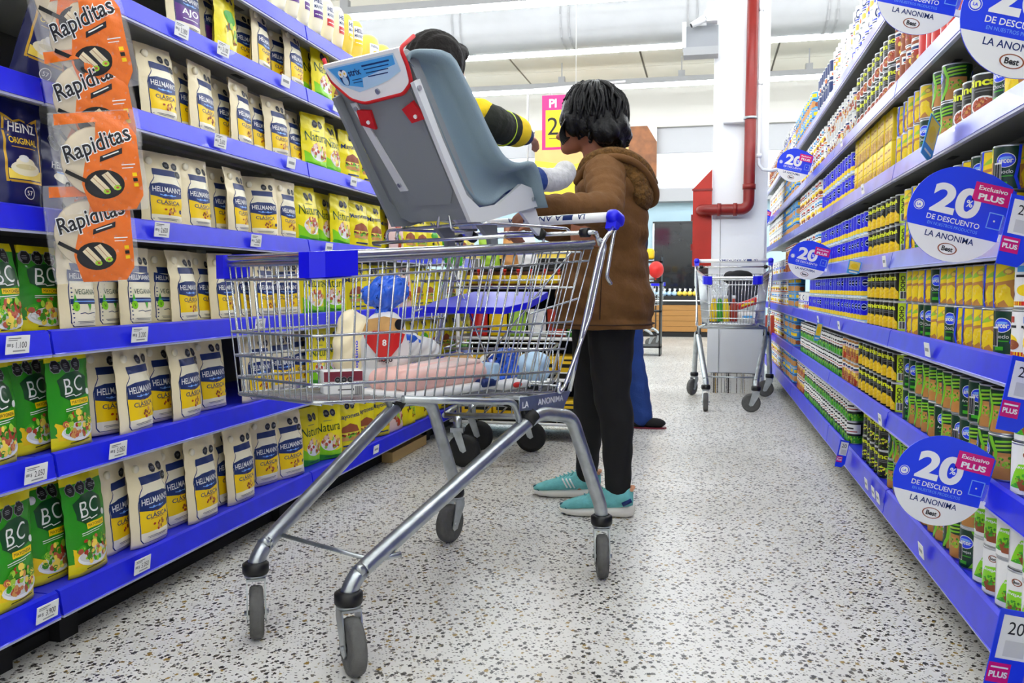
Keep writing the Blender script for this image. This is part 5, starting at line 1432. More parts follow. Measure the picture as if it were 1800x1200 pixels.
# hair: cap plus locks
hr = [('s', (-.405, 3.115, 1.462), (.108, .100, .098)), ('s', (-.365, 3.115, 1.42), (.092, .105, .088)), ('s', (-.338, 3.115, 1.375), (.070, .098, .055)), ('s', (-.40, 3.035, 1.42), (.080, .030, .06)), ('s', (-.40, 3.195, 1.42), (.080, .030, .06)),
      ('s', (-.455, 3.115, 1.478), (.060, .085, .06)), ('s', (-.325, 3.09, 1.40), (.055, .07, .055)), ('s', (-.345, 3.02, 1.375), (.05, .035, .045)), ('s', (-.478, 3.115, 1.445), (.05, .074, .05)), ('s', (-.455, 3.045, 1.415), (.045, .028, .05)), ('s', (-.455, 3.185, 1.415), (.045, .028, .05))]
hair = blob('hair', hr, 'hair_black', wo, .008, 4, noise=lambda c: .006 * hsh(c, 60, 45) + .003 * math.sin(c.x * 160 + c.z * 60))
b = MB(); RH = random.Random(3)
top = Vector((-.40, 3.115, 1.50))
for i in range(210):
    a = RH.uniform(0, 2 * PI); e = RH.uniform(.05, 1.0)
    # start on the crown, run down over the skull, curl at the end
    pts = []; L = RH.uniform(.13, .25); ph = RH.uniform(0, 6); amp = RH.uniform(.004, .012)
    dirx, diry = math.cos(a), math.sin(a)
    if dirx < -.5 and abs(diry) < .75: L *= .42
    for k in range(10):
        t = k / 9; th = e * .5 + t * L / .105
        th = min(th, 2.35)
        r = 1.04 + .07 * math.sin(ph)
        x = -.400 + math.sin(th) * .112 * dirx * r; y = 3.115 + math.sin(th) * .104 * diry * r; z = 1.452 + math.cos(th) * .108 * r
        if th > 1.4: z -= (t) * .012
        w = amp * math.sin(t * 11 + ph) * (.3 + t)
        pts.append((x - diry * w, y + dirx * w, z + w * .5))
    b.tube(pts, [.0055 * (1 - .6 * abs(2 * q / 9 - .9)) + .001 for q in range(10)], 'hair_black', 5)
for i in range(46):   # loose curls round the ends
    a = RH.uniform(-2.2, 2.2); R0_ = .100
    cx, cy, cz = -.378 + R0_ * math.cos(a) * .9, 3.115 + R0_ * math.sin(a), 1.352 + RH.uniform(-.012, .06)
    rr = RH.uniform(.010, .018); ph = RH.uniform(0, 6); pts = []
    for k in range(12):
        t = k / 11; q = ph + t * 7
        pts.append((cx + rr * math.cos(q) * math.cos(a), cy + rr * math.cos(q) * math.sin(a), cz + rr * math.sin(q) + .02 * (.5 - t)))
    b.tube(pts, .0035, 'hair_black', 5)
for i in range(7):    # strands hanging before the cheek
    y = 3.04 + i * .006; pts = [(-.47 - .004 * i, y, 1.45), (-.500, y - .006, 1.41), (-.512 + .003 * i, y - .004, 1.37), (-.500 + .004 * i, y - .006, 1.335 + .006 * i)]
    b.tube(spl(pts, 4), .0032, 'hair_black', 5)
b.X = Matrix.Translation(-Vector(wo.location)); vs = b.v; b.v = [tuple(Vector(p) - Vector(wo.location)) for p in vs]
b.build('hair_locks', wo)
# leggings
blob('leggings', [('s', (-.36, 3.14, .80), (.135, .165, .12)), ('c', (-.335, 3.09, .80), (-.325, 3.075, .43), .098, .066), ('c', (-.325, 3.075, .43), (-.306, 3.075, .36), .066, .066), ('c', (-.306, 3.075, .36), (-.300, 3.075, .10), .064, .045),
                  ('c', (-.40, 3.20, .80), (-.425, 3.235, .43), .095, .064), ('c', (-.425, 3.235, .43), (-.43, 3.25, .36), .064, .064), ('c', (-.43, 3.25, .36), (-.445, 3.31, .10), .062, .042)], 'leggings', wo, .008, 3, noise=lambda c: .003 * hsh(c, 50, 30))
# coat
def foldy(c): return .006 * math.sin(c.z * 26 + c.x * 30 + c.y * 9) * math.sin(c.y * 34 + c.z * 7) + .0025 * math.sin(c.z * 90 + c.x * 40)
def cut(o, z, parent):
    bm = bmesh.new(); bm.from_mesh(o.data)
    bmesh.ops.bisect_plane(bm, geom=bm.verts[:] + bm.edges[:] + bm.faces[:], plane_co=(0, 0, z - parent.location.z), plane_no=(0, 0, -1), clear_outer=True)
    bm.to_mesh(o.data); bm.free()
coat = [('s', (-.345, 3.12, 1.17), (.125, .205, .10)), ('s', (-.335, 3.12, 1.05), (.135, .185, .18)), ('s', (-.35, 3.13, .90), (.150, .190, .20)), ('s', (-.362, 3.13, .78), (.182, .208, .18)), ('s', (-.366, 3.13, .66), (.190, .215, .15))]
coat_o = blob('coat', coat, 'coat_brown', wo, .008, 6, noise=foldy)
cut(coat_o, .685, wo)
sd = coat_o.modifiers.new('cloth', 'SOLIDIFY'); sd.thickness = .006; sd.offset = -1
def sleeve(name, p0, p1, p2, r, parent, m='coat_brown', seed=0, fold=.005):
    pts = []; 
    for a, c, n_ in ((p0, p1, 12), (p1, p2, 16)):
        for i in range(n_): pts.append(Vector(a).lerp(Vector(c), i / n_))
    pts.append(Vector(p2)); pts = [Vector(q) for q in pts]
    for _ in range(3): pts = [pts[0]] + [(pts[i - 1] + pts[i] * 2 + pts[i + 1]) / 4 for i in range(1, len(pts) - 1)] + [pts[-1]]
    pr = []
    n_ = len(pts)
    for i in range(n_ - 1):
        t = i / (n_ - 1); r0 = r[0] + (r[1] - r[0]) * t; w = fold * math.sin(i * 2.1 + seed) * (.4 + .6 * abs(math.sin(t * 3.1)))
        t2 = (i + 1) / (n_ - 1); r1 = r[0] + (r[1] - r[0]) * t2; w2 = fold * math.sin((i + 1) * 2.1 + seed)* (.4 + .6 * abs(math.sin(t2 * 3.1)))
        pr.append(('c', pts[i], pts[i + 1], r0 + w, r1 + w2))
    return blob(name, pr, m, parent, .0055, 2, noise=lambda c: .0025 * hsh(c, 70, 50))
sleeve('sleeve', SH, EL, WR, (.074, .040), wo, seed=1)
sleeve('sleeve', SH2, EL2, WR2, (.070, .040), wo, seed=2)
b = WB(wo); wv = (Vector(WR) - Vector(EL)).normalized(); b.tube([Vector(WR) - wv * .012, Vector(WR) + wv * .012], .036, 'coat_seam', 16); b.build('cuff', wo)
# hood hanging at the back and fleece edge
blob('hood', [('c', (-.43, 3.03, 1.225), (-.33, 2.99, 1.255), .03, .045), ('c', (-.33, 2.99, 1.255), (-.255, 3.05, 1.235), .045, .055), ('c', (-.43, 3.21, 1.225), (-.33, 3.24, 1.255), .03, .045), ('c', (-.33, 3.24, 1.255), (-.255, 3.18, 1.235), .045, .055),
             ('s', (-.245, 3.10, 1.20), (.055, .115, .065)), ('s', (-.228, 3.09, 1.155), (.044, .10, .06)), ('c', (-.255, 3.05, 1.235), (-.255, 3.18, 1.235), .055, .055)], 'fleece', wo, .007, 3, noise=lambda c: .004 * hsh(c, 170, 130))
b = WB(wo)
b.tube(spl([(-.45, 3.02, 1.20), (-.40, 2.975, 1.255), (-.32, 2.955, 1.275), (-.25, 2.985, 1.262), (-.205, 3.03, 1.225), (-.178, 3.09, 1.175), (-.182, 3.14, 1.14), (-.205, 3.18, 1.13)], 4), .013, 'coat_brown', 10)
b.tube(spl([(-.445, 3.05, 1.20), (-.41, 2.995, 1.265), (-.34, 2.975, 1.292), (-.27, 2.995, 1.285), (-.215, 3.05, 1.25), (-.19, 3.12, 1.20)], 4), .021, 'fleece', 10)
b.build('hood_edge', wo)
b = WB(wo)
ring = [(-.366 + .1865 * math.cos(a), 3.13 + .2115 * math.sin(a), .700) for a in [2 * PI * k / 48 for k in range(48)]]
b.tube(ring, .0028, 'coat_seam', 6, closed=True)
b.tube([(-.335 + .01, 2.938, 1.08), (-.345, 2.925, .92), (-.352, 2.918, .72)], .002, 'coat_seam', 5)
b.build('hem_seam', wo)
# trainers
def trainer(x, y, ang, L=.265):
    t = MB(); rot = Matrix.Rotation(ang, 4, 'Z'); X = Matrix.Translation(Vector((x, y, 0)) - Vector(wo.location)) @ rot
    # local: toe towards +x from 0..L
    up = [(.0, .028, .03, .095), (.06, .038, .03, .108), (.18, .042, .028, .112), (.30, .041, .028, .106), (.42, .043, .028, .096), (.56, .048, .026, .082), (.72, .050, .024, .066), (.86, .046, .022, .054), (.95, .034, .021, .044), (1.0, .014, .021, .034)]
    def loft(S, m, nn=14, flat=2.2):
        b_ = MB(); b_.X = X; vs = []
        for q, w, z0, z1 in S:
            for k in range(nn):
                a = 2 * PI * k / nn; c_, s__ = math.cos(a), math.sin(a)
                vs.append((q * L, w * math.copysign(abs(c_) ** (2 / flat), c_), (z0 + z1) / 2 + (z1 - z0) / 2 * math.copysign(abs(s__) ** (2 / flat), s__)))
        N_ = len(S)
        b_.add(vs, [(i * nn + k, i * nn + (k + 1) % nn, (i + 1) * nn + (k + 1) % nn, (i + 1) * nn + k) for i in range(N_ - 1) for k in range(nn)], m, True)
        b_.add(vs[:nn], [tuple(range(nn))], m); b_.add(vs[-nn:], [tuple(range(nn))], m)
        return b_
    o = loft(up, 'shoe_teal').build('trainer', wo)
    so = [(-.03, .02, .022, .046), (.0, .034, .006, .052), (.08, .040, 0, .046), (.3, .038, 0, .038), (.5, .042, 0, .036), (.72, .049, 0, .033), (.88, .044, .003, .030), (.97, .030, .009, .028), (1.02, .012, .016, .026)]
    loft(so, 'shoe_sole', flat=3).build('sole', o)
    b_ = MB(); b_.X = X
    for k in range(5):
        q = L * (.40 + k * .06); z = .101 - k * .0068
        b_.tube([(q, -.026, z - .012), (q + .008, -.01, z), (q, .01, z), (q + .008, .026, z - .012)], .003, 'shoe_teal', 5)
    b_.tube([(L * .38, -.008, .104), (L * .34, -.036, .10), (L * .42, -.046, .08)], .0025, 'pale_blue', 5)
    b_.build('laces', o)
    b_ = MB(); b_.X = X
    for s_ in (-1, 1):
        for k in range(3): q = L * (.36 + k * .055); b_.tube([(q, s_ * .0465, .045), (q + .012, s_ * .0455, .064), (q + .022, s_ * .041, .080)], .0035, 'white', 5)
        b_.tube([(L * .02, s_ * .036, .068), (L * .14, s_ * .043, .052)], .008, 'navy', 6)
    b_.tube([(L * .90, -.034, .032), (L * .99, -.0, .034), (L * .90, .034, .032)], .007, 'shoe_dark', 6); b_.tube([(L * .02, -.024, .103), (L * .0, 0, .108), (L * .02, .024, .103)], .008, 'peach', 6)
    b_.build('shoe_trim', o)
trainer(-.245, 3.075, PI + .05); trainer(-.395, 3.325, PI + .03)

# --- child in the seat (built in the cart's own directions)
ch = empty('person', CW(.36, 0, 1.0), CART_RZ, 'child with short dark hair in a yellow and black jacket sitting in the cart seat', 'child')
CO = Vector((.36, 0, 1.0))
def cp(*p): return Vector(p) - CO
def CB():
    b = MB(); b.X = Matrix.Translation(-CO); return b
def cblob(name, prims, m, voxel, sm, noise=None):
    pr = []
    for p in prims:
        p = list(p)
        if p[0] == 's': p[1] = Vector(p[1]) - CO
        else: p[1] = Vector(p[1]) - CO; p[2] = Vector(p[2]) - CO
        pr.append(tuple(p))
    o = blob(name, pr, m, None, voxel, sm, noise); o.parent = ch; return o
cb = [('s', (.385, 0, 1.402), (.078, .066, .080)), ('s', (.345, 0, 1.372), (.048, .050, .05)), ('s', (.310, 0, 1.375), (.012, .012, .011)), ('s', (.318, 0, 1.348), (.010, .018, .006)), ('s', (.395, .066, 1.385), (.014, .007, .018)), ('s', (.395, -.066, 1.385), (.014, .007, .018)), ('c', (.40, 0, 1.33), (.40, 0, 1.27), .032, .035),
      ('s', (.37, 0, 1.20), (.06, .085, .10)), ('s', (.37, 0, 1.12), (.07, .09, .05)), ('c', (.34, .05, 1.12), (.13, .06, 1.14), .040, .032), ('c', (.13, .06, 1.14), (-.06, .07, 1.15), .030, .024),
      ('c', (.34, -.05, 1.12), (.13, -.06, 1.14), .040, .032), ('c', (.13, -.06, 1.14), (-.03, -.07, 1.135), .030, .024), ('c', (.37, .085, 1.27), (.25, .10, 1.262), .03, .026), ('c', (.25, .10, 1.262), (.115, .085, 1.262), .025, .018),
      ('c', (.37, -.085, 1.27), (.27, -.10, 1.23), .03, .026), ('c', (.27, -.10, 1.23), (.16, -.08, 1.24), .025, .018)]
cb += hand(ch, (.112, .084, 1.260), (-.95, 0, -.1), (0, -1, .2), (0, -.2, -1), .50, curl=.55)
cb += hand(ch, (.16, -.08, 1.24), (-.9, 0, -.2), (0, 1, .2), (0, .2, -1), .50, curl=.7)
cblob('body', cb, 'skin_child', .005, 3)
b = CB()
for y in (-.026, .026): b.ball((.312, y, 1.392), (.006, .009, .006), 'white', 8, 6); b.ball((.3075, y, 1.392), (.003, .005, .005), 'black', 8, 5)
b.build('eyes', ch)
cblob('hair', [('s', (.398, 0, 1.42), (.085, .078, .082)), ('s', (.425, 0, 1.395), (.064, .074, .07)), ('s', (.335, 0, 1.452), (.035, .06, .03)), ('s', (.40, .055, 1.41), (.05, .022, .05)), ('s', (.40, -.055, 1.41), (.05, .022, .05))], 'hair_brown', .006, 4, noise=lambda c: .002 * math.sin(c.y * 260 + c.x * 90))
cblob('jacket', [('s', (.37, 0, 1.22), (.080, .100, .10)), ('s', (.36, 0, 1.14), (.075, .098, .05)), ('s', (.375, .07, 1.275), (.055, .05, .04)), ('s', (.375, -.07, 1.275), (.055, .05, .04)), ('c', (.40, -.05, 1.315), (.40, .05, 1.315), .042, .042), ('s', (.325, .088, 1.287), (.058, .045, .042))], 'hoodie_yellow', .007, 4, noise=lambda c: .003 * hsh(c, 80, 60))
def csleeve(name, pts, rs, m, seed=0, fold=.003):
    pr = []; P = spl(pts, 6); n_ = len(P)
    for i in range(n_ - 1):
        def rad(j): t = j / (n_ - 1); return rs[0] + (rs[1] - rs[0]) * t + fold * math.sin(j * 2.3 + seed)
        pr.append(('c', P[i], P[i + 1], rad(i), rad(i + 1)))
    return cblob(name, pr, m, .005, 2)
csleeve('sleeve', [(.305, .10, 1.27), (.28, .103, 1.268), (.25, .10, 1.264), (.195, .092, 1.266)], (.046, .043), 'sleeve_dark', 0, .004)
csleeve('sleeve', [(.355, -.095, 1.275), (.30, -.103, 1.24), (.22, -.09, 1.24)], (.050, .04), 'sleeve_dark', 1, .004)
csleeve('cuff', [(.195, .094, 1.266), (.175, .092, 1.265), (.158, .090, 1.265)], (.045, .043), 'hoodie_yellow', 0, .001)
csleeve('inner_cuff', [(.150, .088, 1.264), (.128, .086, 1.262), (.110, .084, 1.26)], (.034, .026), 'hoodie_navy', 0, .001)
b = CB(); b.tube([(.225 + .0, .094 + .047 * math.sin(a), 1.264 + .047 * math.cos(a)) for a in [2 * PI * k / 20 for k in range(20)]], .0025, 'yellow_green', 6, closed=True); b.build('sleeve_piping', ch)
csleeve('trousers', [(.34, .05, 1.120), (.24, .055, 1.128), (.13, .06, 1.142), (.02, .066, 1.145)], (.052, .036), 'jeans', 0)
csleeve('trousers', [(.34, -.05, 1.120), (.24, -.055, 1.128), (.13, -.06, 1.142), (.04, -.066, 1.135)], (.052, .036), 'jeans', 2)
csleeve('sock', [(.03, .066, 1.148), (-.04, .07, 1.152), (-.095, .072, 1.165), (-.115, .073, 1.185)], (.036, .034), 'sock_grey', 0, .002)
csleeve('sock', [(.05, -.066, 1.155), (-.02, -.07, 1.145), (-.06, -.072, 1.155)], (.036, .032), 'sock_grey', 0, .002)

# --- person in jeans behind
p2 = empty('person', (-.44, 5.15, 0), 0, 'person in wide blue jeans and black shoes standing behind the one in the brown coat', 'person')
blob('body', [('s', (-.45, 5.15, 1.05), (.10, .15, .22)), ('c', (-.45, 5.15, 1.22), (-.44, 5.15, 1.30), .05, .048), ('s', (-.44, 5.15, 1.375), (.082, .072, .10)), ('s', (-.375, 5.15, 1.345), (.03, .045, .05)), ('s', (-.355, 5.15, 1.36), (.018, .010, .014)), ('s', (-.36, 5.15, 1.325), (.01, .02, .006)),
             ('c', (-.45, 5.08, .80), (-.42, 5.07, .42), .075, .05), ('c', (-.42, 5.07, .42), (-.375, 5.07, .08), .045, .03), ('c', (-.45, 5.22, .80), (-.46, 5.23, .42), .075, .05), ('c', (-.46, 5.23, .42), (-.47, 5.23, .08), .045, .03),
             ('c', (-.45, 4.99, 1.19), (-.50, 4.97, .97), .042, .034), ('c', (-.50, 4.97, .97), (-.43, 5.02, .86), .032, .024), ('c', (-.45, 5.31, 1.19), (-.50, 5.33, .97), .042, .034), ('c', (-.50, 5.33, .97), (-.43, 5.28, .86), .032, .024)] + hand(p2, (-.425, 5.02, .85), (.25, .1, -.9), (1, .2, .1), (0, .9, 0), .9, curl=.4) + hand(p2, (-.425, 5.28, .85), (.25, -.1, -.9), (1, -.2, .1), (0, -.9, 0), .9, curl=.4), 'skin', p2, .008, 3)
blob('hair', [('s', (-.455, 5.15, 1.405), (.088, .082, .088)), ('s', (-.48, 5.15, 1.34), (.065, .078, .07))], 'hair_brown', p2, .009, 3)
b = WB(p2)
for y in (5.122, 5.178): b.ball((-.362, y, 1.385), (.006, .009, .005), 'white', 8, 6); b.ball((-.3575, y, 1.385), (.003, .004, .004), 'black', 8, 5)
b.build('eyes', p2)
blob('jumper', [('s', (-.45, 5.01, 1.185), (.075, .07, .065)), ('s', (-.45, 5.29, 1.185), (.075, .07, .065)), ('s', (-.45, 5.15, 1.20), (.08, .12, .06)), ('s', (-.45, 5.15, 1.10), (.115, .17, .17)), ('s', (-.45, 5.15, .93), (.12, .165, .15)), ('c', (-.45, 5.0, 1.18), (-.50, 4.97, .97), .055, .045), ('c', (-.50, 4.97, .97), (-.44, 5.01, .87), .044, .036), ('c', (-.45, 5.3, 1.18), (-.50, 5.33, .97), .055, .045), ('c', (-.50, 5.33, .97), (-.44, 5.29, .87), .044, .036)], 'dark_top', p2, .01, 4)
blob('jeans', [('s', (-.45, 5.15, .80), (.125, .165, .11)), ('c', (-.45, 5.08, .78), (-.42, 5.07, .42), .092, .072), ('c', (-.42, 5.07, .42), (-.365, 5.07, .075), .07, .074), ('c', (-.45, 5.22, .78), (-.46, 5.23, .42), .09, .07), ('c', (-.46, 5.23, .42), (-.455, 5.23, .075), .068, .074)], 'jeans', p2, .01, 3, noise=lambda c: .004 * hsh(c, 60, 40))
for x, y in ((-.375, 5.06), (-.47, 5.23)):
    o = blob('shoe', [('s', (x, y, .04), (.06, .045, .038)), ('s', (x + .085, y, .032), (.075, .042, .03))], 'black_matte', p2, .007, 2)
    b = WB(p2); b.prism([(x - .065, y - .03), (x + .1, y - .042), (x + .15, y - .03), (x + .163, y), (x + .15, y + .03), (x + .1, y + .042), (x - .065, y + .03)], 0, .009, 'maroon' if y < 5.1 else 'black'); b.build('shoe_sole', o)

# ------------------------------------------------------------------ groceries in the big cart
def bag_blob(name, prims, m, label, cat, noise=.006, freq=55, extra=None, voxel=.007):
    c = prims[0][1]; root = empty(name, CW(*c[:2], prims[0][1][2]), CART_RZ, label, cat)
    o = blob(name, [tuple([p[0]] + [Vector(q) - Vector(c) if isinstance(q, tuple) and len(q) == 3 and i < (1 if p[0] == 's' else 2) else q for i, q in enumerate(p[1:])]) for p in prims], m, None, voxel, 2, noise=lambda v: noise * hsh(v, freq, freq * .8) + noise * .6 * math.sin(v.x * freq * 1.9 + v.z * freq * 2.3))
    return root, o
# bread bag
bb, o = bag_blob('bread_bag', [('s', (.53, -.06, .660), (.066, .072, .105)), ('s', (.53, -.06, .72), (.055, .06, .05)), ('s', (.53, -.06, .60), (.072, .08, .045))], 'paper', 'white bread bag with red pattern and a knotted blue top standing in the cart', 'bread bag', noise=.003, freq=40)
bb.rotation_euler.z -= PI / 4
o.name = 'bag_film'; o.parent = bb
def onbag(b_, A_):
    A_.t = [([(x, y + .032) for x, y in t_], m_, l_) for t_, m_, l_ in A_.t]
    # art on the side of the bag that faces out of the cart (+y) ; x runs towards the handle
    A_.lay(b_, lambda x, y, l: (-(x), math.sqrt(max(0, 1 - (x / .080) ** 2)) * .079 + .0045 + l * .0006, y), .01)
b = MB(); A = Art(); A.poly([(-.052, .02), (-.03, .028), (0, -.022), (.03, .028), (.052, .02), (.045, .0), (.008, -.045), (-.008, -.045), (-.045, .0)], 'red', 1); A.poly([(-.03, .03), (.03, .03), (0, -.03)], 'red', 2)
A.text('mogo', 0, -.046, .013, 'ink', 2, bold=.03); A.text('8', 0, 0.0, .016, 'white', 3, bold=.03)
A.poly([(-.055, .028), (.05, .03), (.042, .058), (0, .066), (-.042, .058)], 'bread', 1); A.ell(.038, .045, .012, .014, 'black', 3); A.rect(-.055, -.125, -.0, -.114, 'pure_blue', 1)
onbag(b, A); b.build('printed_pattern', bb)
cb_ = blob('bag_knot', [('s', (0, -.01, .095), (.022, .025, .03)), ('s', (.0, -.01, .155), (.042, .045, .042)), ('s', (-.02, -.0, .165), (.04, .04, .034)), ('s', (.02, -.02, .15), (.035, .04, .03))], 'bag_blue', None, .0035, 1, noise=lambda v: .008 * hsh(v, 120, 90) + .005 * abs(math.sin(v.x * 210 + v.z * 150 + 3 * math.sin(v.y * 90)))); cb_.parent = bb
# second, pale bag behind it with blue lettering
bb, o = bag_blob('bread_bag', [('s', (.585, -.13, .66), (.05, .04, .10)), ('s', (.575, -.13, .72), (.045, .04, .05))], 'cream_film', 'pale bread bag with blue lettering leaning behind the white and red one', 'bread bag', noise=.004)
o.name = 'bag_film'; o.parent = bb
b = MB(); A = Art(); A.text('optimo', 0, 0, .014, 'pure_blue', 1, w=.07, bold=.02, rot=PI / 2); A.lay(b, lambda x, y, l: (.02 - x, .046 + l * .0005, y), .02); b.build('printed_pattern', bb)
# box
t = cart_thing('milk_carton', .715, -.02, .569, 'white and maroon carton lying at the left in the cart', 'carton', rz=-.55)
b = MB(); b.X = Matrix.Scale(.62, 4); b.rbox((0, 0, .052), (.15, .09, .10), 'white', .003); A = Art(); A.rect(-.074, .01, .074, .048, 'maroon', 1)
for k in range(3): octagon(A, -.022 + k * .024, .016, .011, 2)
A.line([(-.02, -.022), (.03, -.022)], .004, 'ink', 1); A.ell(.034, -.022, .006, .006, 'ink', 1, 10)
for k in range(9): A.line([(.045 + k * .003, -.045), (.045 + k * .003, -.01)], .0016, 'ink', 1)
A.lay(b, lambda x, y, l: (-x, .0452 + l * .0003, .052 + y), 1); b.build('carton_body', t)
# meat tray
t = cart_thing('meat_tray', .50, .075, .562, 'large tray of pale pink packed meat lying on the cart floor', 'meat tray', rz=.04)
o = blob('meat_slab', [('c', (-.14, -.045, .045), (.14, -.045, .045), .028, .028), ('c', (-.14, .045, .045), (.14, .045, .045), .028, .028), ('c', (-.14, 0, .045), (.14, 0, .045), .034, .034)], 'pink_meat', None, .006, 2, noise=lambda v: .002 * hsh(v, 40, 60)); o.parent = t
b = MB(); b.rbox((0, 0, .012), (.36, .17, .022), 'white', .009); b.build('tray', t)
b = MB(); b.rbox((.0, 0, .068), (.27, .12, .014), 'pink_pale', .008, Matrix.Rotation(.05, 3, 'Y')); b.build('fat_layer', t)
b = MB(); b.rbox((-.155, .06, .045), (.03, .07, .05), 'pale_blue', .006); b.rbox((-.13, .075, .02), (.06, .04, .02), 'navy', .005); b.build('label', t)
bb, o = bag_blob('plastic_bag', [('s', (.41, -.12, .665), (.075, .055, .045)), ('s', (.35, -.10, .655), (.05, .05, .035)), ('s', (.48, -.12, .675), (.03, .04, .035))], 'paper', 'crumpled white bag with blue print lying on the meat tray', 'plastic bag', noise=.007, freq=90, voxel=.004)
o.name = 'bag_film'; o.parent = bb
b2 = blob('blue_print', [('s', (.045, .01, .025), (.03, .045, .028)), ('c', (.02, .04, .03), (-.04, .04, .015), .012, .008)], 'bag_blue', None, .006, 1, noise=lambda v: .004 * hsh(v, 80, 60)); b2.parent = bb
bb, o = bag_blob('bread_roll', [('s', (.245, -.05, .60), (.045, .065, .045))], 'bread', 'tan bread loaf in clear film near the rear of the cart', 'bread', noise=.002); o.name = 'loaf'; o.parent = bb
bb, o = bag_blob('plastic_bag', [('s', (.10, -.02, .585), (.055, .06, .035)), ('s', (.07, -.02, .62), (.04, .04, .025)), ('s', (.15, -.01, .57), (.04, .05, .025))], 'bag_blue', 'crumpled blue plastic bag in the rear corner of the cart', 'plastic bag', noise=.010, freq=110, voxel=.004); o.name = 'bag_film'; o.parent = bb
t = cart_thing('packet', .24, .12, .552, 'small packet with a red oval on the cart floor below the loaf', 'packet'); b = MB(); b.rbox((0, 0, .012), (.12, .07, .02), 'paper', .006); b.ball((0, .034, .013), (.022, .006, .008), 'red', 12, 6); b.build('wrapper', t)

# ------------------------------------------------------------------ tortilla packs on a hanging strip
def tortilla_proto():
    t = empty('tortilla_pack', (0, 0, 0), 0, '', 'tortilla pack')
    b = MB()
    for k in range(6):
        r = .088 - .0015 * (k % 2)
        b.lathe([(.0001, 0), (r * .97, 0), (r, .0012), (r * .97, .0026), (.0001, .0026)], 'tortilla', 28, (.001 * math.sin(k * 2), .010 - k * .0034, .0), Matrix.Rotation(PI / 2, 3, 'X'))
    b.build('tortilla_stack', t)
    b = MB(); b.lathe([(.0001, -.0), (.089, -.0), (.0895, .0009), (.089, .0018), (.0001, .0018)], 'tortilla_edge', 28, (0, .011, 0), Matrix.Rotation(PI / 2, 3, 'X'))
    b.build('rear_tortilla', t)
    # film bag: puffed sheet front and back with sealed, zig-zag ends
    W, Hh = .105, .125
    def film(u, v, lv=0, back=False):
        e = max(abs(u) / W, abs(v) / Hh)
        r = math.hypot(u / W, v / Hh * .98)
        d = .0135 * max(0, 1 - max(0, (r - .72) / .34)) if r > .72 else .0135
        d += .0012 * math.sin(u * 130 + v * 60) * math.sin(v * 110)
        x = u * (1 - .06 * (abs(v) / Hh) ** 3)
        return (x, (d * .9 + .0035) if back else (-d - .0004 - lv * .0004 - .0035 * 0 - .0025), v)
    b = MB()
    for back in (False, True):
        N_ = 20; vs = [film(-W + 2 * W * i / N_, -Hh + 2 * Hh * j / N_, 0, back) for j in range(N_ + 1) for i in range(N_ + 1)]
        b.add(vs, [(j * (N_ + 1) + i, j * (N_ + 1) + i + 1, (j + 1) * (N_ + 1) + i + 1, (j + 1) * (N_ + 1) + i) for j in range(N_) for i in range(N_)], 'clear_film', True)
    b.build('clear_bag', t)
    b = MB(); A = Art()
    A.poly([(-.035, -.122), (.075, -.122), (.094, -.09), (.098, .06), (.08, .10), (.01, .098), (.0, .04), (-.03, -.0), (-.045, -.05)], 'orange', 1)
    A.poly([(-.09, .095), (.09, .10), (.09, .122), (-.09, .122)], 'orange', 1)
    A.text('Rapiditas', .005, .040, .058, 'white', 2, w=.172, bold=.05, rot=.30, shear=.2); A.text('Rapiditas', .005, .040, .053, 'ink', 3, w=.167, bold=.012, rot=.30, shear=.2)
    A.poly([(.005, .0), (.06, .018), (.062, .032), (.008, .014)], 'ink', 3.5); A.line([(.015, .012), (.052, .0235)], .003, 'paper', 4.5)
    A.ell(.008, -.055, .047, .036, 'black', 3, 26); A.line([(-.032, -.045), (-.075, -.018)], .010, 'black', 3); A.ell(.008, -.055, .040, .030, 'ink', 3.5, 24)
    A.poly([(-.024, -.042), (-.01, -.03), (.018, -.066), (.004, -.078)], 'tortilla', 4.5); A.poly([(.004, -.032), (.02, -.024), (.044, -.058), (.03, -.070)], 'tortilla', 4.5)
    A.line([(-.017, -.036), (.011, -.072)], .0012, 'brown_nut', 5); A.line([(.012, -.028), (.037, -.064)], .0012, 'brown_nut', 5)
    A.ell(.011, -.073, .009, .007, 'salad', 5, 10); A.ell(.037, -.065, .009, .007, 'salad', 5, 10); A.ell(.012, -.073, .004, .003, 'meat', 5.5, 8); A.ell(.037, -.065, .004, .003, 'meat', 5.5, 8)
    A.line([(.055, -.01), (.085, -.01)], .0025, 'white', 3); A.line([(.055, -.018), (.08, -.018)], .0018, 'white', 3)
    for k in range(3): A.rect(.076, -.040 - k * .013, .086, -.031 - k * .013, ['yellow_label', 'black', 'yellow_label'][k], 3)
    A.lay(b, film, .012); b.build('printed_film', t)
    return t
tp = tortilla_proto()
TPK = [(-1.283, 1.560, 1.425, .02, -.12, 'topmost tortilla pack of the hanging strip, cut by the photo edge'), (-1.262, 1.572, 1.345, -.1, -.16, 'second tortilla pack from the top of the hanging strip'), (-1.270, 1.588, 1.225, .0, -.14, 'third tortilla pack from the top of the hanging strip'),
       (-1.258, 1.592, 1.095, .10, -.10, 'tortilla pack with the fully readable black lettering, second from the bottom'), (-1.297, 1.612, .945, .14, -.06, 'lowest tortilla pack of the hanging strip')]
for x, y, z, tw, ro, lb in TPK:
    o = place(tp, (x, y, z), 0, lb, None)
    o.rotation_euler = Euler((.16, ro, .36 + tw), 'XYZ'); o.scale = (.84, .84, .84)
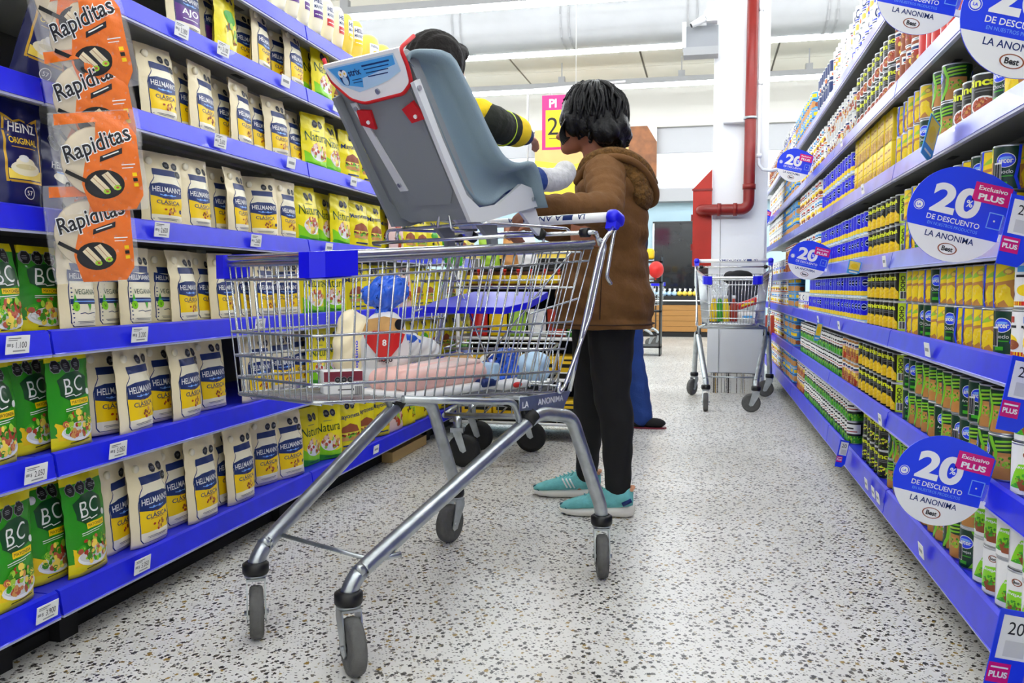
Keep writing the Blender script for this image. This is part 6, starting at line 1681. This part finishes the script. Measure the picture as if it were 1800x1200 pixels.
for x, y, z, tw, ro, lb in [(-1.345, 1.66, 1.36, -.5, .25, 'tortilla pack seen edge-on behind the upper ones, left of the strip'), (-1.350, 1.665, 1.18, -.4, .20, 'tortilla pack with clear film at the left of the strip, level with the navy pouch'), (-1.345, 1.66, 1.02, -.4, .15, 'clear filmed tortilla pack at the left of the strip, just above the green pouches')]:
    o = place(tp, (x, y, z), 0, lb, None); o.rotation_euler = Euler((-.1, ro, .2 + tw), 'XYZ'); o.scale = (.8, .8, .8)
t = empty('hanging_strip', (-1.325, 1.635, 1.16), .3, 'clear clip strip that carries the orange tortilla packs', 'display strip')
b = MB(); b.bb((-.02, -.001, -.30), (.02, .001, .62), 'clear_film'); b.build('plastic_strip', t)
b = MB()
for z in (.20, .06, -.1): b.tube([(0, 0, z), (0, -.012, z + .004), (0, -.014, z - .02)], .003, 'white', 6)
b.build('strip_hook', t)

# ------------------------------------------------------------------ round discount signs and shelf talkers
def sign_proto():
    t = empty('discount_sign', (0, 0, 0), 0, '', 'discount sign')
    R_ = .095
    P = []
    for k in range(40):
        a = PI * .5 + (2 * PI - PI * .5) * k / 39
        P.append((R_ * math.cos(a), R_ * math.sin(a)))
    P += [(R_ * 1.0, R_ * .35), (R_ * 1.0, R_ * .72), (R_ * .93, R_ * .80), (R_ * .5, R_ * .95)]
    b = MB(); b.prism(P, -.0012, .0012, 'pure_blue', lambda x, y, h: (x, h, y))
    A = Art()
    c = -.38
    lower = [(R_ * math.cos(a), R_ * math.sin(a)) for a in [PI + math.asin(-c) + (PI - 2 * math.asin(-c)) * k / 24 for k in range(25)]]
    A.poly([(x * .999, y * .999) for x, y in lower], 'paper', 1)
    A.text('20', -.008, .026, .060, 'white', 2, w=.094, bold=.04)
    A.text('%', .0155, .022, .018, 'pure_blue', 4) if 0 else A.ell(.0175, .026, .0085, .013, 'pure_blue', 3, 14).text('%', .0175, .026, .014, 'white', 4, bold=.02)
    A.text('DE DESCUENTO', -.004, -.014, .0105, 'white', 2, w=.104, bold=.03)
    A.text('EN NUESTROS PRODUCTOS', -.002, -.0265, .006, 'sky_blue', 2, w=.098)
    A.text('LA ANONIMA', -.002, -.047, .012, 'navy', 2, w=.096, bold=.028)
    A.ring(0, -.070, .0165, .019, 'brown_nut', 2, ry=.6); A.text('Best', 0, -.070, .010, 'ink', 3, w=.022, bold=.03)
    A.ell(-.076, .004, .0075, .0075, 'white', 2, 14); A.text('LA', -.076, .004, .005, 'pure_blue', 3, bold=.03); A.ring(-.076, .004, .0095, .0105, 'white', 2, 16)
    q = .05; cx, cy = .055, .053; c_, s_ = math.cos(-.02), math.sin(-.02)
    A.poly([(cx - .036, cy - .019), (cx + .036, cy - .019), (cx + .036, cy + .019), (cx - .036, cy + .019)], 'magenta', 3)
    A.text('Exclusivo', cx, cy + .009, .009, 'white', 4, w=.056, bold=.02); A.text('PLUS', cx, cy - .008, .0125, 'white', 4, w=.05, bold=.04)
    A.line([(.060, .018), (.086, .018), (.086, -.012), (.060, -.012)], .002, 'sky_blue', 3, closed=True); A.ell(.072, .003, .002, .002, 'white', 3, 8)
    A.lay(b, lambda x, y, l: (x, -.0013 - l * .0003, y), 1)
    b.build('sign_disc', t)
    b = MB(); b.bb((.086, -.004, -.022), (.096, .006, .016), 'clear_film'); b.bb((.088, -.003, -.034), (.11, .006, -.020), 'white'); b.build('sign_clip', t)
    return t
sp = sign_proto()
for x, y, z, rz, lb in [(.487, 1.87, .975, .12, 'round blue 20% discount sign at eye height by the right edge, above the corn cans'), (.483, 1.91, .428, .12, 'round blue 20% discount sign lowest on the right rack, over the pea cans'), (.478, 1.5, 1.25, .1, 'large round 20% discount sign cut off by the top right photo corner'),
                        (.478, 2.2, 1.515, .1, 'round 20% discount sign cut off by the top photo edge'), (.487, 4.4, .963, .1, 'small round 20% discount sign on the right rack, over the blue cans'), (.487, 5.2, 1.531, .1, 'small round 20% discount sign high on the right rack'), (.48, 8.3, 1.479, .1, 'tiny round 20% discount sign beside the column, farthest away')]:
    o = place(sp, (x, y, z), 0, lb, None); o.rotation_euler = Euler((0, .24, rz), 'XYZ')
def talker(x, y, z, label, w=.055, h=.13, rot=(0, .2, .3), card='paper', txt='20'):
    t = empty('shelf_talker', (x, y, z), 0, label, 'shelf tag'); t.rotation_euler = Euler(rot, 'XYZ')
    b = MB(); b.prism([(-w / 2, -h / 2), (w * .2, -h / 2), (w / 2, -h * .35), (w / 2, h / 2), (-w / 2, h / 2)], -.001, .001, 'pure_blue' if card != 'sky' else 'light_blue', lambda x_, y_, h_: (x_, h_, y_)); b.build('tag_holder', t)
    b = MB(); A = Art()
    if card == 'sky':
        A.rect(-w * .42, -h * .2, w * .42, h * .45, 'corn_pale', 1); A.ell(0, h * .1, w * .3, h * .2, 'yellow_label', 2); A.line([(-w * .3, -h * .35), (w * .3, -h * .35)], .006, 'white', 1)
    else:
        A.rect(-w * .38, -h * .05, w * .42, h * .44, 'paper', 1); A.text(txt, w * .02, h * .3, h * .14, 'ink', 2); A.rect(-w * .2, h * -.02, w * .36, h * .16, 'paper_dim', 2)
        A.poly([(-w * .5, -h * .32), (w * .1, -h * .32), (w * .1, -h * .1), (-w * .5, -h * .1)], 'magenta', 2); A.text('PLUS', -w * .2, -h * .23, h * .07, 'white', 3, w=w * .5, bold=.04); A.line([(-w * .42, -h * .15), (w * .02, -h * .15)], .003, 'white', 3)
    A.lay(b, lambda x_, y_, l: (x_, -.0012 - l * .0003, y_), 1); b.build('printed_card', t)
talker(.530, 1.62, .645, 'blue and pink shelf tag at the right photo edge below the third shelf')
talker(.520, 1.62, .925, 'blue and pink shelf tag touching the eye height discount sign', h=.12)
talker(.530, 1.62, .185, 'large blue shelf tag with a white 20 card at the bottom right corner', w=.07, h=.16)
talker(.548, 3.62, .16, 'small blue and pink shelf tag on the lowest right rail at its far end', w=.04, h=.11)
talker(.535, 2.30, 1.195, 'light blue and yellow shelf tag hanging from the fifth right rail', w=.055, h=.11, card='sky', rot=(0, .45, .9))
talker(.548, 4.45, .61, 'small pale shelf tag hanging on the third right rail by the blue cans', w=.03, h=.09, card='sky')
talker(.548, 3.45, .905, 'crumpled white and blue tag on the fourth right rail under the black corn cans', w=.05, h=.05, card='sky')

# ------------------------------------------------------------------ stand and trolley behind the big cart
st = empty('display_stand', (-.95, 4.75, 0), 0, 'white wire display stand with jars and cartons behind the big cart', 'display stand')
b = MB()
for z in (.10, .34, .56, .835): b.bb((-.42, -.26, z - .012), (.36, .20, z), 'shelf_under'); b.tube([(-.37, -.27, z - .005), (.37, -.27, z - .005)], .009, 'white', 8); b.tube([(-.37, -.27, z + .035), (.37, -.27, z + .035)], .004, 'white', 6)
b.build('shelf', st)
b = MB(); b.bb((-.42, .19, .02), (.36, .2, 1.0), 'black_matte'); b.build('back_board', st)
b = MB()
for x in (-.37, .37):
    for y in (-.26, .20): b.tube([(x, y, 0), (x, y, 1.06)], .011, 'white', 8)
b.build('post', st)
b = MB(); b.bb((-.30, -.285, .985), (.36, -.275, 1.04), 'corn_pale'); A = Art(); A.line([(-.1, 1.012), (.3, 1.012)], .012, 'navy', 1); A.lay(b, lambda x, y, l: (x, -.286, y), 1); b.build('header_strip', st)
JL = {}
def jar(m, lid): 
    def mk():
        b = MB(); b.lathe([(.03, 0), (.033, .004), (.033, .07), (.026, .082)], m, 16); b.lathe([(.0332, .015), (.0332, .06)], 'corn' if lid != 'red' else 'paper', 16)
        o = b.build('food_jar'); tag(o, cat='jar'); c = MB(); c.lathe([(.028, .08), (.028, .095), (.0001, .096)], lid, 16); c.build('jar_lid', o); return o
    return lazy(('jar', m, lid), mk)
for i in range(9): place(jar('brown_dark', 'black'), (-.95 - .30 + i * .074, 4.53, .836), 0, 'dark jar with a yellow label on the waist-high shelf of the white stand', 'dark jars on the stand')
for i in range(8): place(jar('tomato', 'red'), (-.95 - .28 + i * .075, 4.63, .836), 0, 'red lidded jar standing behind the dark jars of the white stand', 'red lidded jars on the stand')
def ycarton():
    def mk():
        b = MB(); b.rbox((0, 0, .06), (.17, .2, .12), 'corn_dark', .004); A = Art(); A.rect(-.085, .0, .085, .03, 'inca_black', 1); A.line([(-.06, .07), (.06, .07)], .02, 'inca_black', 1); A.line([(-.05, .1), (.05, .1)], .01, 'inca_black', 1); A.lay(b, lambda x, y, l: (x, -.1005, y), 1)
        return tag(b.build('display_carton'), cat='carton')
    return lazy('ycart', mk)
for z, lv in ((.341, 'middle'), (.101, 'lowest')):
    for i in range(4): place(ycarton(), (-.95 - .27 + i * .18, 4.60, z), 0, 'yellow and black carton on the %s shelf of the white stand' % lv, 'yellow cartons, %s shelf' % lv)
R = random.Random(9)
for i in range(6):
    b = MB(); m = ['red', 'yellow_label', 'salad', 'paper', 'tomato', 'leaf_green'][i]
    pm, fn = pouch_mesh(.10, .15, .03, lambda q: m, i, None, crk=2); o = pm.build('snack_bag'); o.location = (-.95 - .28 + i * .11, 4.60, .562); tag(o, ['red', 'yellow', 'light green', 'white', 'dark red', 'green'][i] + ' snack bag on the shelf under the jars of the white stand', 'snack bag')
# bottles, leafy packs on top
for i in range(5):
    m = ['leaf_green', 'clear_film', 'salad', 'tan', 'paper'][i]
    pm, fn = pouch_mesh(.10, .16, .025, lambda q: m, i + 3, None, crk=2); o = pm.build('snack_bag'); o.location = (-1.30 + i * .10, 4.36 + .02 * (i % 2), .94 + .0); o.rotation_euler = (0, .2 * (i % 2 - .5), .3)
    tag(o, ['green', 'clear', 'light green', 'tan', 'white'][i] + ' hanging sachet just under the child seat, above the stand', 'sachet')
# trolley
tr = empty('stock_trolley', (-.93, 3.98, 0), .1, 'low steel stock trolley with big black wheels behind the cart', 'trolley')
b = MB(); b.tube(path([(-.26, -.2, .24), (.24, -.2, .24), (.24, .2, .24), (-.26, .2, .24), (-.26, -.2, .24)], .03), .014, 'zinc', 10)
for i in range(7): b.tube([(-.25 + i * .08, -.2, .24), (-.25 + i * .08, .2, .24)], .005, 'zinc', 6)
b.build('platform', tr)
b = MB()
for z in (.40, .55): b.tube(path([(-.26, -.2, z), (.24, -.2, z), (.24, .2, z), (-.26, .2, z), (-.26, -.2, z)], .03), .006, 'steel_wire', 8)
for i in range(9):
    for y in (-.2, .2): b.tube([(-.26 + i * .0625, y, .24), (-.26 + i * .0625, y, .55)], .003, 'steel_wire', 5)
b.build('wire_sides', tr)
for x, y in ((-.2, -.2), (.07, .2), (-.2, .2)):
    b = MB(); b.tube([(x, y, .24), (x, y, .185)], .02, 'zinc', 12); b.bb((x - .03, y - .025, .165), (x + .03, y + .025, .185), 'zinc')
    for s_ in (-1, 1): b.prism([(x - .02, .17), (x + .02, .17), (x + .045, .08), (x + .03, .07), (x + .015, .08)], y + s_ * .024, y + s_ * .028, 'zinc', lambda a, c, h: (a, h, c))
    o = b.build('caster_fork', tr)
    w = MB(); w.lathe([(.055, -.018), (.075, -.016), (.078, 0), (.075, .016), (.055, .018)], 'rubber_black', 28, (x + .03, y, .078), Matrix.Rotation(PI / 2, 3, 'X')); w.lathe([(.055, -.012), (.02, -.014), (.0001, -.02)], 'zinc', 20, (x + .03, y, .078), Matrix.Rotation(PI / 2, 3, 'X')); w.build('caster_wheel', o)
def loose_bag(name, c, r, m, label, cat, seed=0, noise=.012, freq=50):
    o = blob(name, [('s', (0, 0, 0), r), ('s', (r[0] * .4, 0, r[2] * .35), (r[0] * .6, r[1] * .8, r[2] * .7)), ('s', (-r[0] * .4, r[1] * .2, r[2] * .2), (r[0] * .55, r[1] * .7, r[2] * .75))], m, None, .01, 1, noise=lambda v: noise * hsh(v + Vector((seed, seed, 0)), freq, freq * .7))
    o.location = c; tag(o, label, cat); return o
loose_bag('rubbish_bag', (-.85, 3.99, .31), (.15, .13, .06), 'black', 'black plastic bag lying on the stock trolley', 'plastic bag', 1)
loose_bag('plastic_bag', (-.98, 3.97, .45), (.09, .10, .07), 'paper_dim', 'bulging pale clear bag on the stock trolley, left one', 'plastic bag', 2)
loose_bag('plastic_bag', (-.80, 3.98, .44), (.08, .10, .08), 'pale_blue', 'bulging pale bluish bag on the stock trolley, right one', 'plastic bag', 5)
# flattened cardboard under the left rack
b = MB(); b.bb((-.025, -.25, 0), (.03, .25, .05), 'carton'); o = b.build('cardboard_box'); o.location = (-1.461, 4.02, .001); tag(o, 'flattened brown cardboard lying on the floor under the far left rack', 'cardboard')

# ------------------------------------------------------------------ load of the parked cart and things at the back
def on2(a, b_, z): return Vector((.205, 6.74, 0)) + Vector((-.035, -1, 0)) * a + Vector((1, -.035, 0)) * b_ + Vector((0, 0, z))
for i, (a, y, m, c) in enumerate([(.80, -.09, 'yellow_label', 'yellow sauce bottle at the left in the parked cart'), (.80, -.05, 'leaf_green', 'green sauce bottle in the parked cart'), (.80, -.01, 'corn', 'yellow bottle beside the green one in the parked cart'), (.78, .04, 'tomato', 'dark red ketchup bottle in the parked cart')]):
    b = MB(); b.lathe([(.022, 0), (.026, .004), (.026, .10), (.012, .14), (.012, .16)], m, 14); o = b.build('sauce_bottle'); o.location = on2(a, y - .03, .60); tag(o, c, 'bottle'); q = MB(); q.lathe([(.014, .155), (.014, .175), (.0001, .176)], 'white', 12); q.build('bottle_cap', o)
def pk(name, a, y, z, d, m, lb, cat, stripe=None):
    b = MB(); b.rbox((0, 0, 0), d, m, min(d) * .35, seg=3)
    if stripe: b.rbox((0, 0, 0), (d[0] * .7, d[1] * 1.02, d[2] * .6), stripe, min(d) * .2)
    o = b.build(name); o.location = on2(a, y, z); tag(o, lb, cat); return o
pk('toilet_paper_pack', .72, .10, .63, (.13, .14, .07), 'white', 'white and blue paper roll pack at the right in the parked cart', 'paper pack', 'light_blue')
pk('toilet_paper_pack', .72, -.02, .63, (.10, .12, .07), 'pale_blue', 'pale pack in the middle of the parked cart', 'paper pack', 'white')
o = pk('snack_bag', .70, .10, .72, (.15, .10, .045), 'red', 'red and yellow snack bag lying on top in the parked cart', 'snack bag', 'yellow_label'); o.rotation_euler = (0, -.35, 0)
pk('food_packet', .72, -.12, .61, (.09, .10, .04), 'navy', 'dark blue packet at the bottom left of the parked cart', 'packet', 'purple')
loose_bag('handbag', on2(.14, .03, .90), (.11, .06, .055), 'black_matte', 'black handbag hanging in the rear of the parked cart', 'bag', 3, .006)
b = MB(); b.X = Matrix.Translation(on2(.25, .04, .80)); b.prism([(-.10, -.16), (.14, -.02), (.16, .10), (-.06, .12)], -.01, .01, 'dark_top', lambda x, y, h: (x, h, y)); o = b.build('cloth'); tag(o, 'dark grey cloth draped inside the parked cart below the handbag', 'cloth')
b = MB()
for k in range(3): b.rbox((k * .06 - .06, 0, .09), (.055, .04, .18), 'tomato', .01)
o = b.build('food_packet'); o.location = (.535, 7.9, .405); tag(o, 'dark red packets standing low beyond the parked cart, beside the column foot', 'packet')
# small rack with a red balloon and a third cart far away on the left
t = empty('product_rack', (-.74, 10.6, 0), 0, 'small black rack with packs far away behind the brown coat', 'rack')
b = MB()
for z in (.12, .55, .9, 1.15): b.bb((-.30, -.2, z - .02), (.22, .2, z), 'black')
for x in (-.30, .20): b.bb((x, -.2, 0), (x + .02, .2, 1.2), 'black')
b.build('rack_frame', t)
for i, (x, z, m, lb) in enumerate([(-.10, 1.165, 'tan', 'tan bread pack on top of the far black rack'), (.06, 1.165, 'poster_yellow', 'yellow bread pack on top of the far black rack'), (-.1, .915, 'pale_blue', 'pale blue pack on the second shelf of the far black rack'), (.08, .915, 'paper', 'white pack on the second shelf of the far black rack'), (0, .565, 'pink_pale', 'pink pack on the middle shelf of the far black rack'), (-.14, .565, 'paper', 'white pack on the middle shelf of the far black rack')]):
    b = MB(); b.rbox((0, 0, .07), (.13, .2, .13), m, .03, seg=3); o = b.build('bread_pack'); o.location = (-.74 + x, 10.58, z); tag(o, lb, 'pack')
b = MB(); b.ball((0, 0, 0), (.09, .09, .10), 'red', 18, 12); b.tube([(0, 0, -.10), (-.01, 0, -.12)], [.006, .012], 'red', 8); o = b.build('balloon'); o.location = (-.575, 10.31, 1.04); tag(o, 'red balloon in front of the far black rack', 'balloon')
cart3 = make_cart('small far shopping cart behind the brown coat, near the bakery counter', (.3, .2, .2, -.4), flap=False, text=False)
cart3.location = (-1.52, 12.42, 0); cart3.rotation_euler = (0, 0, -.25)
bpy.context.view_layer.update()
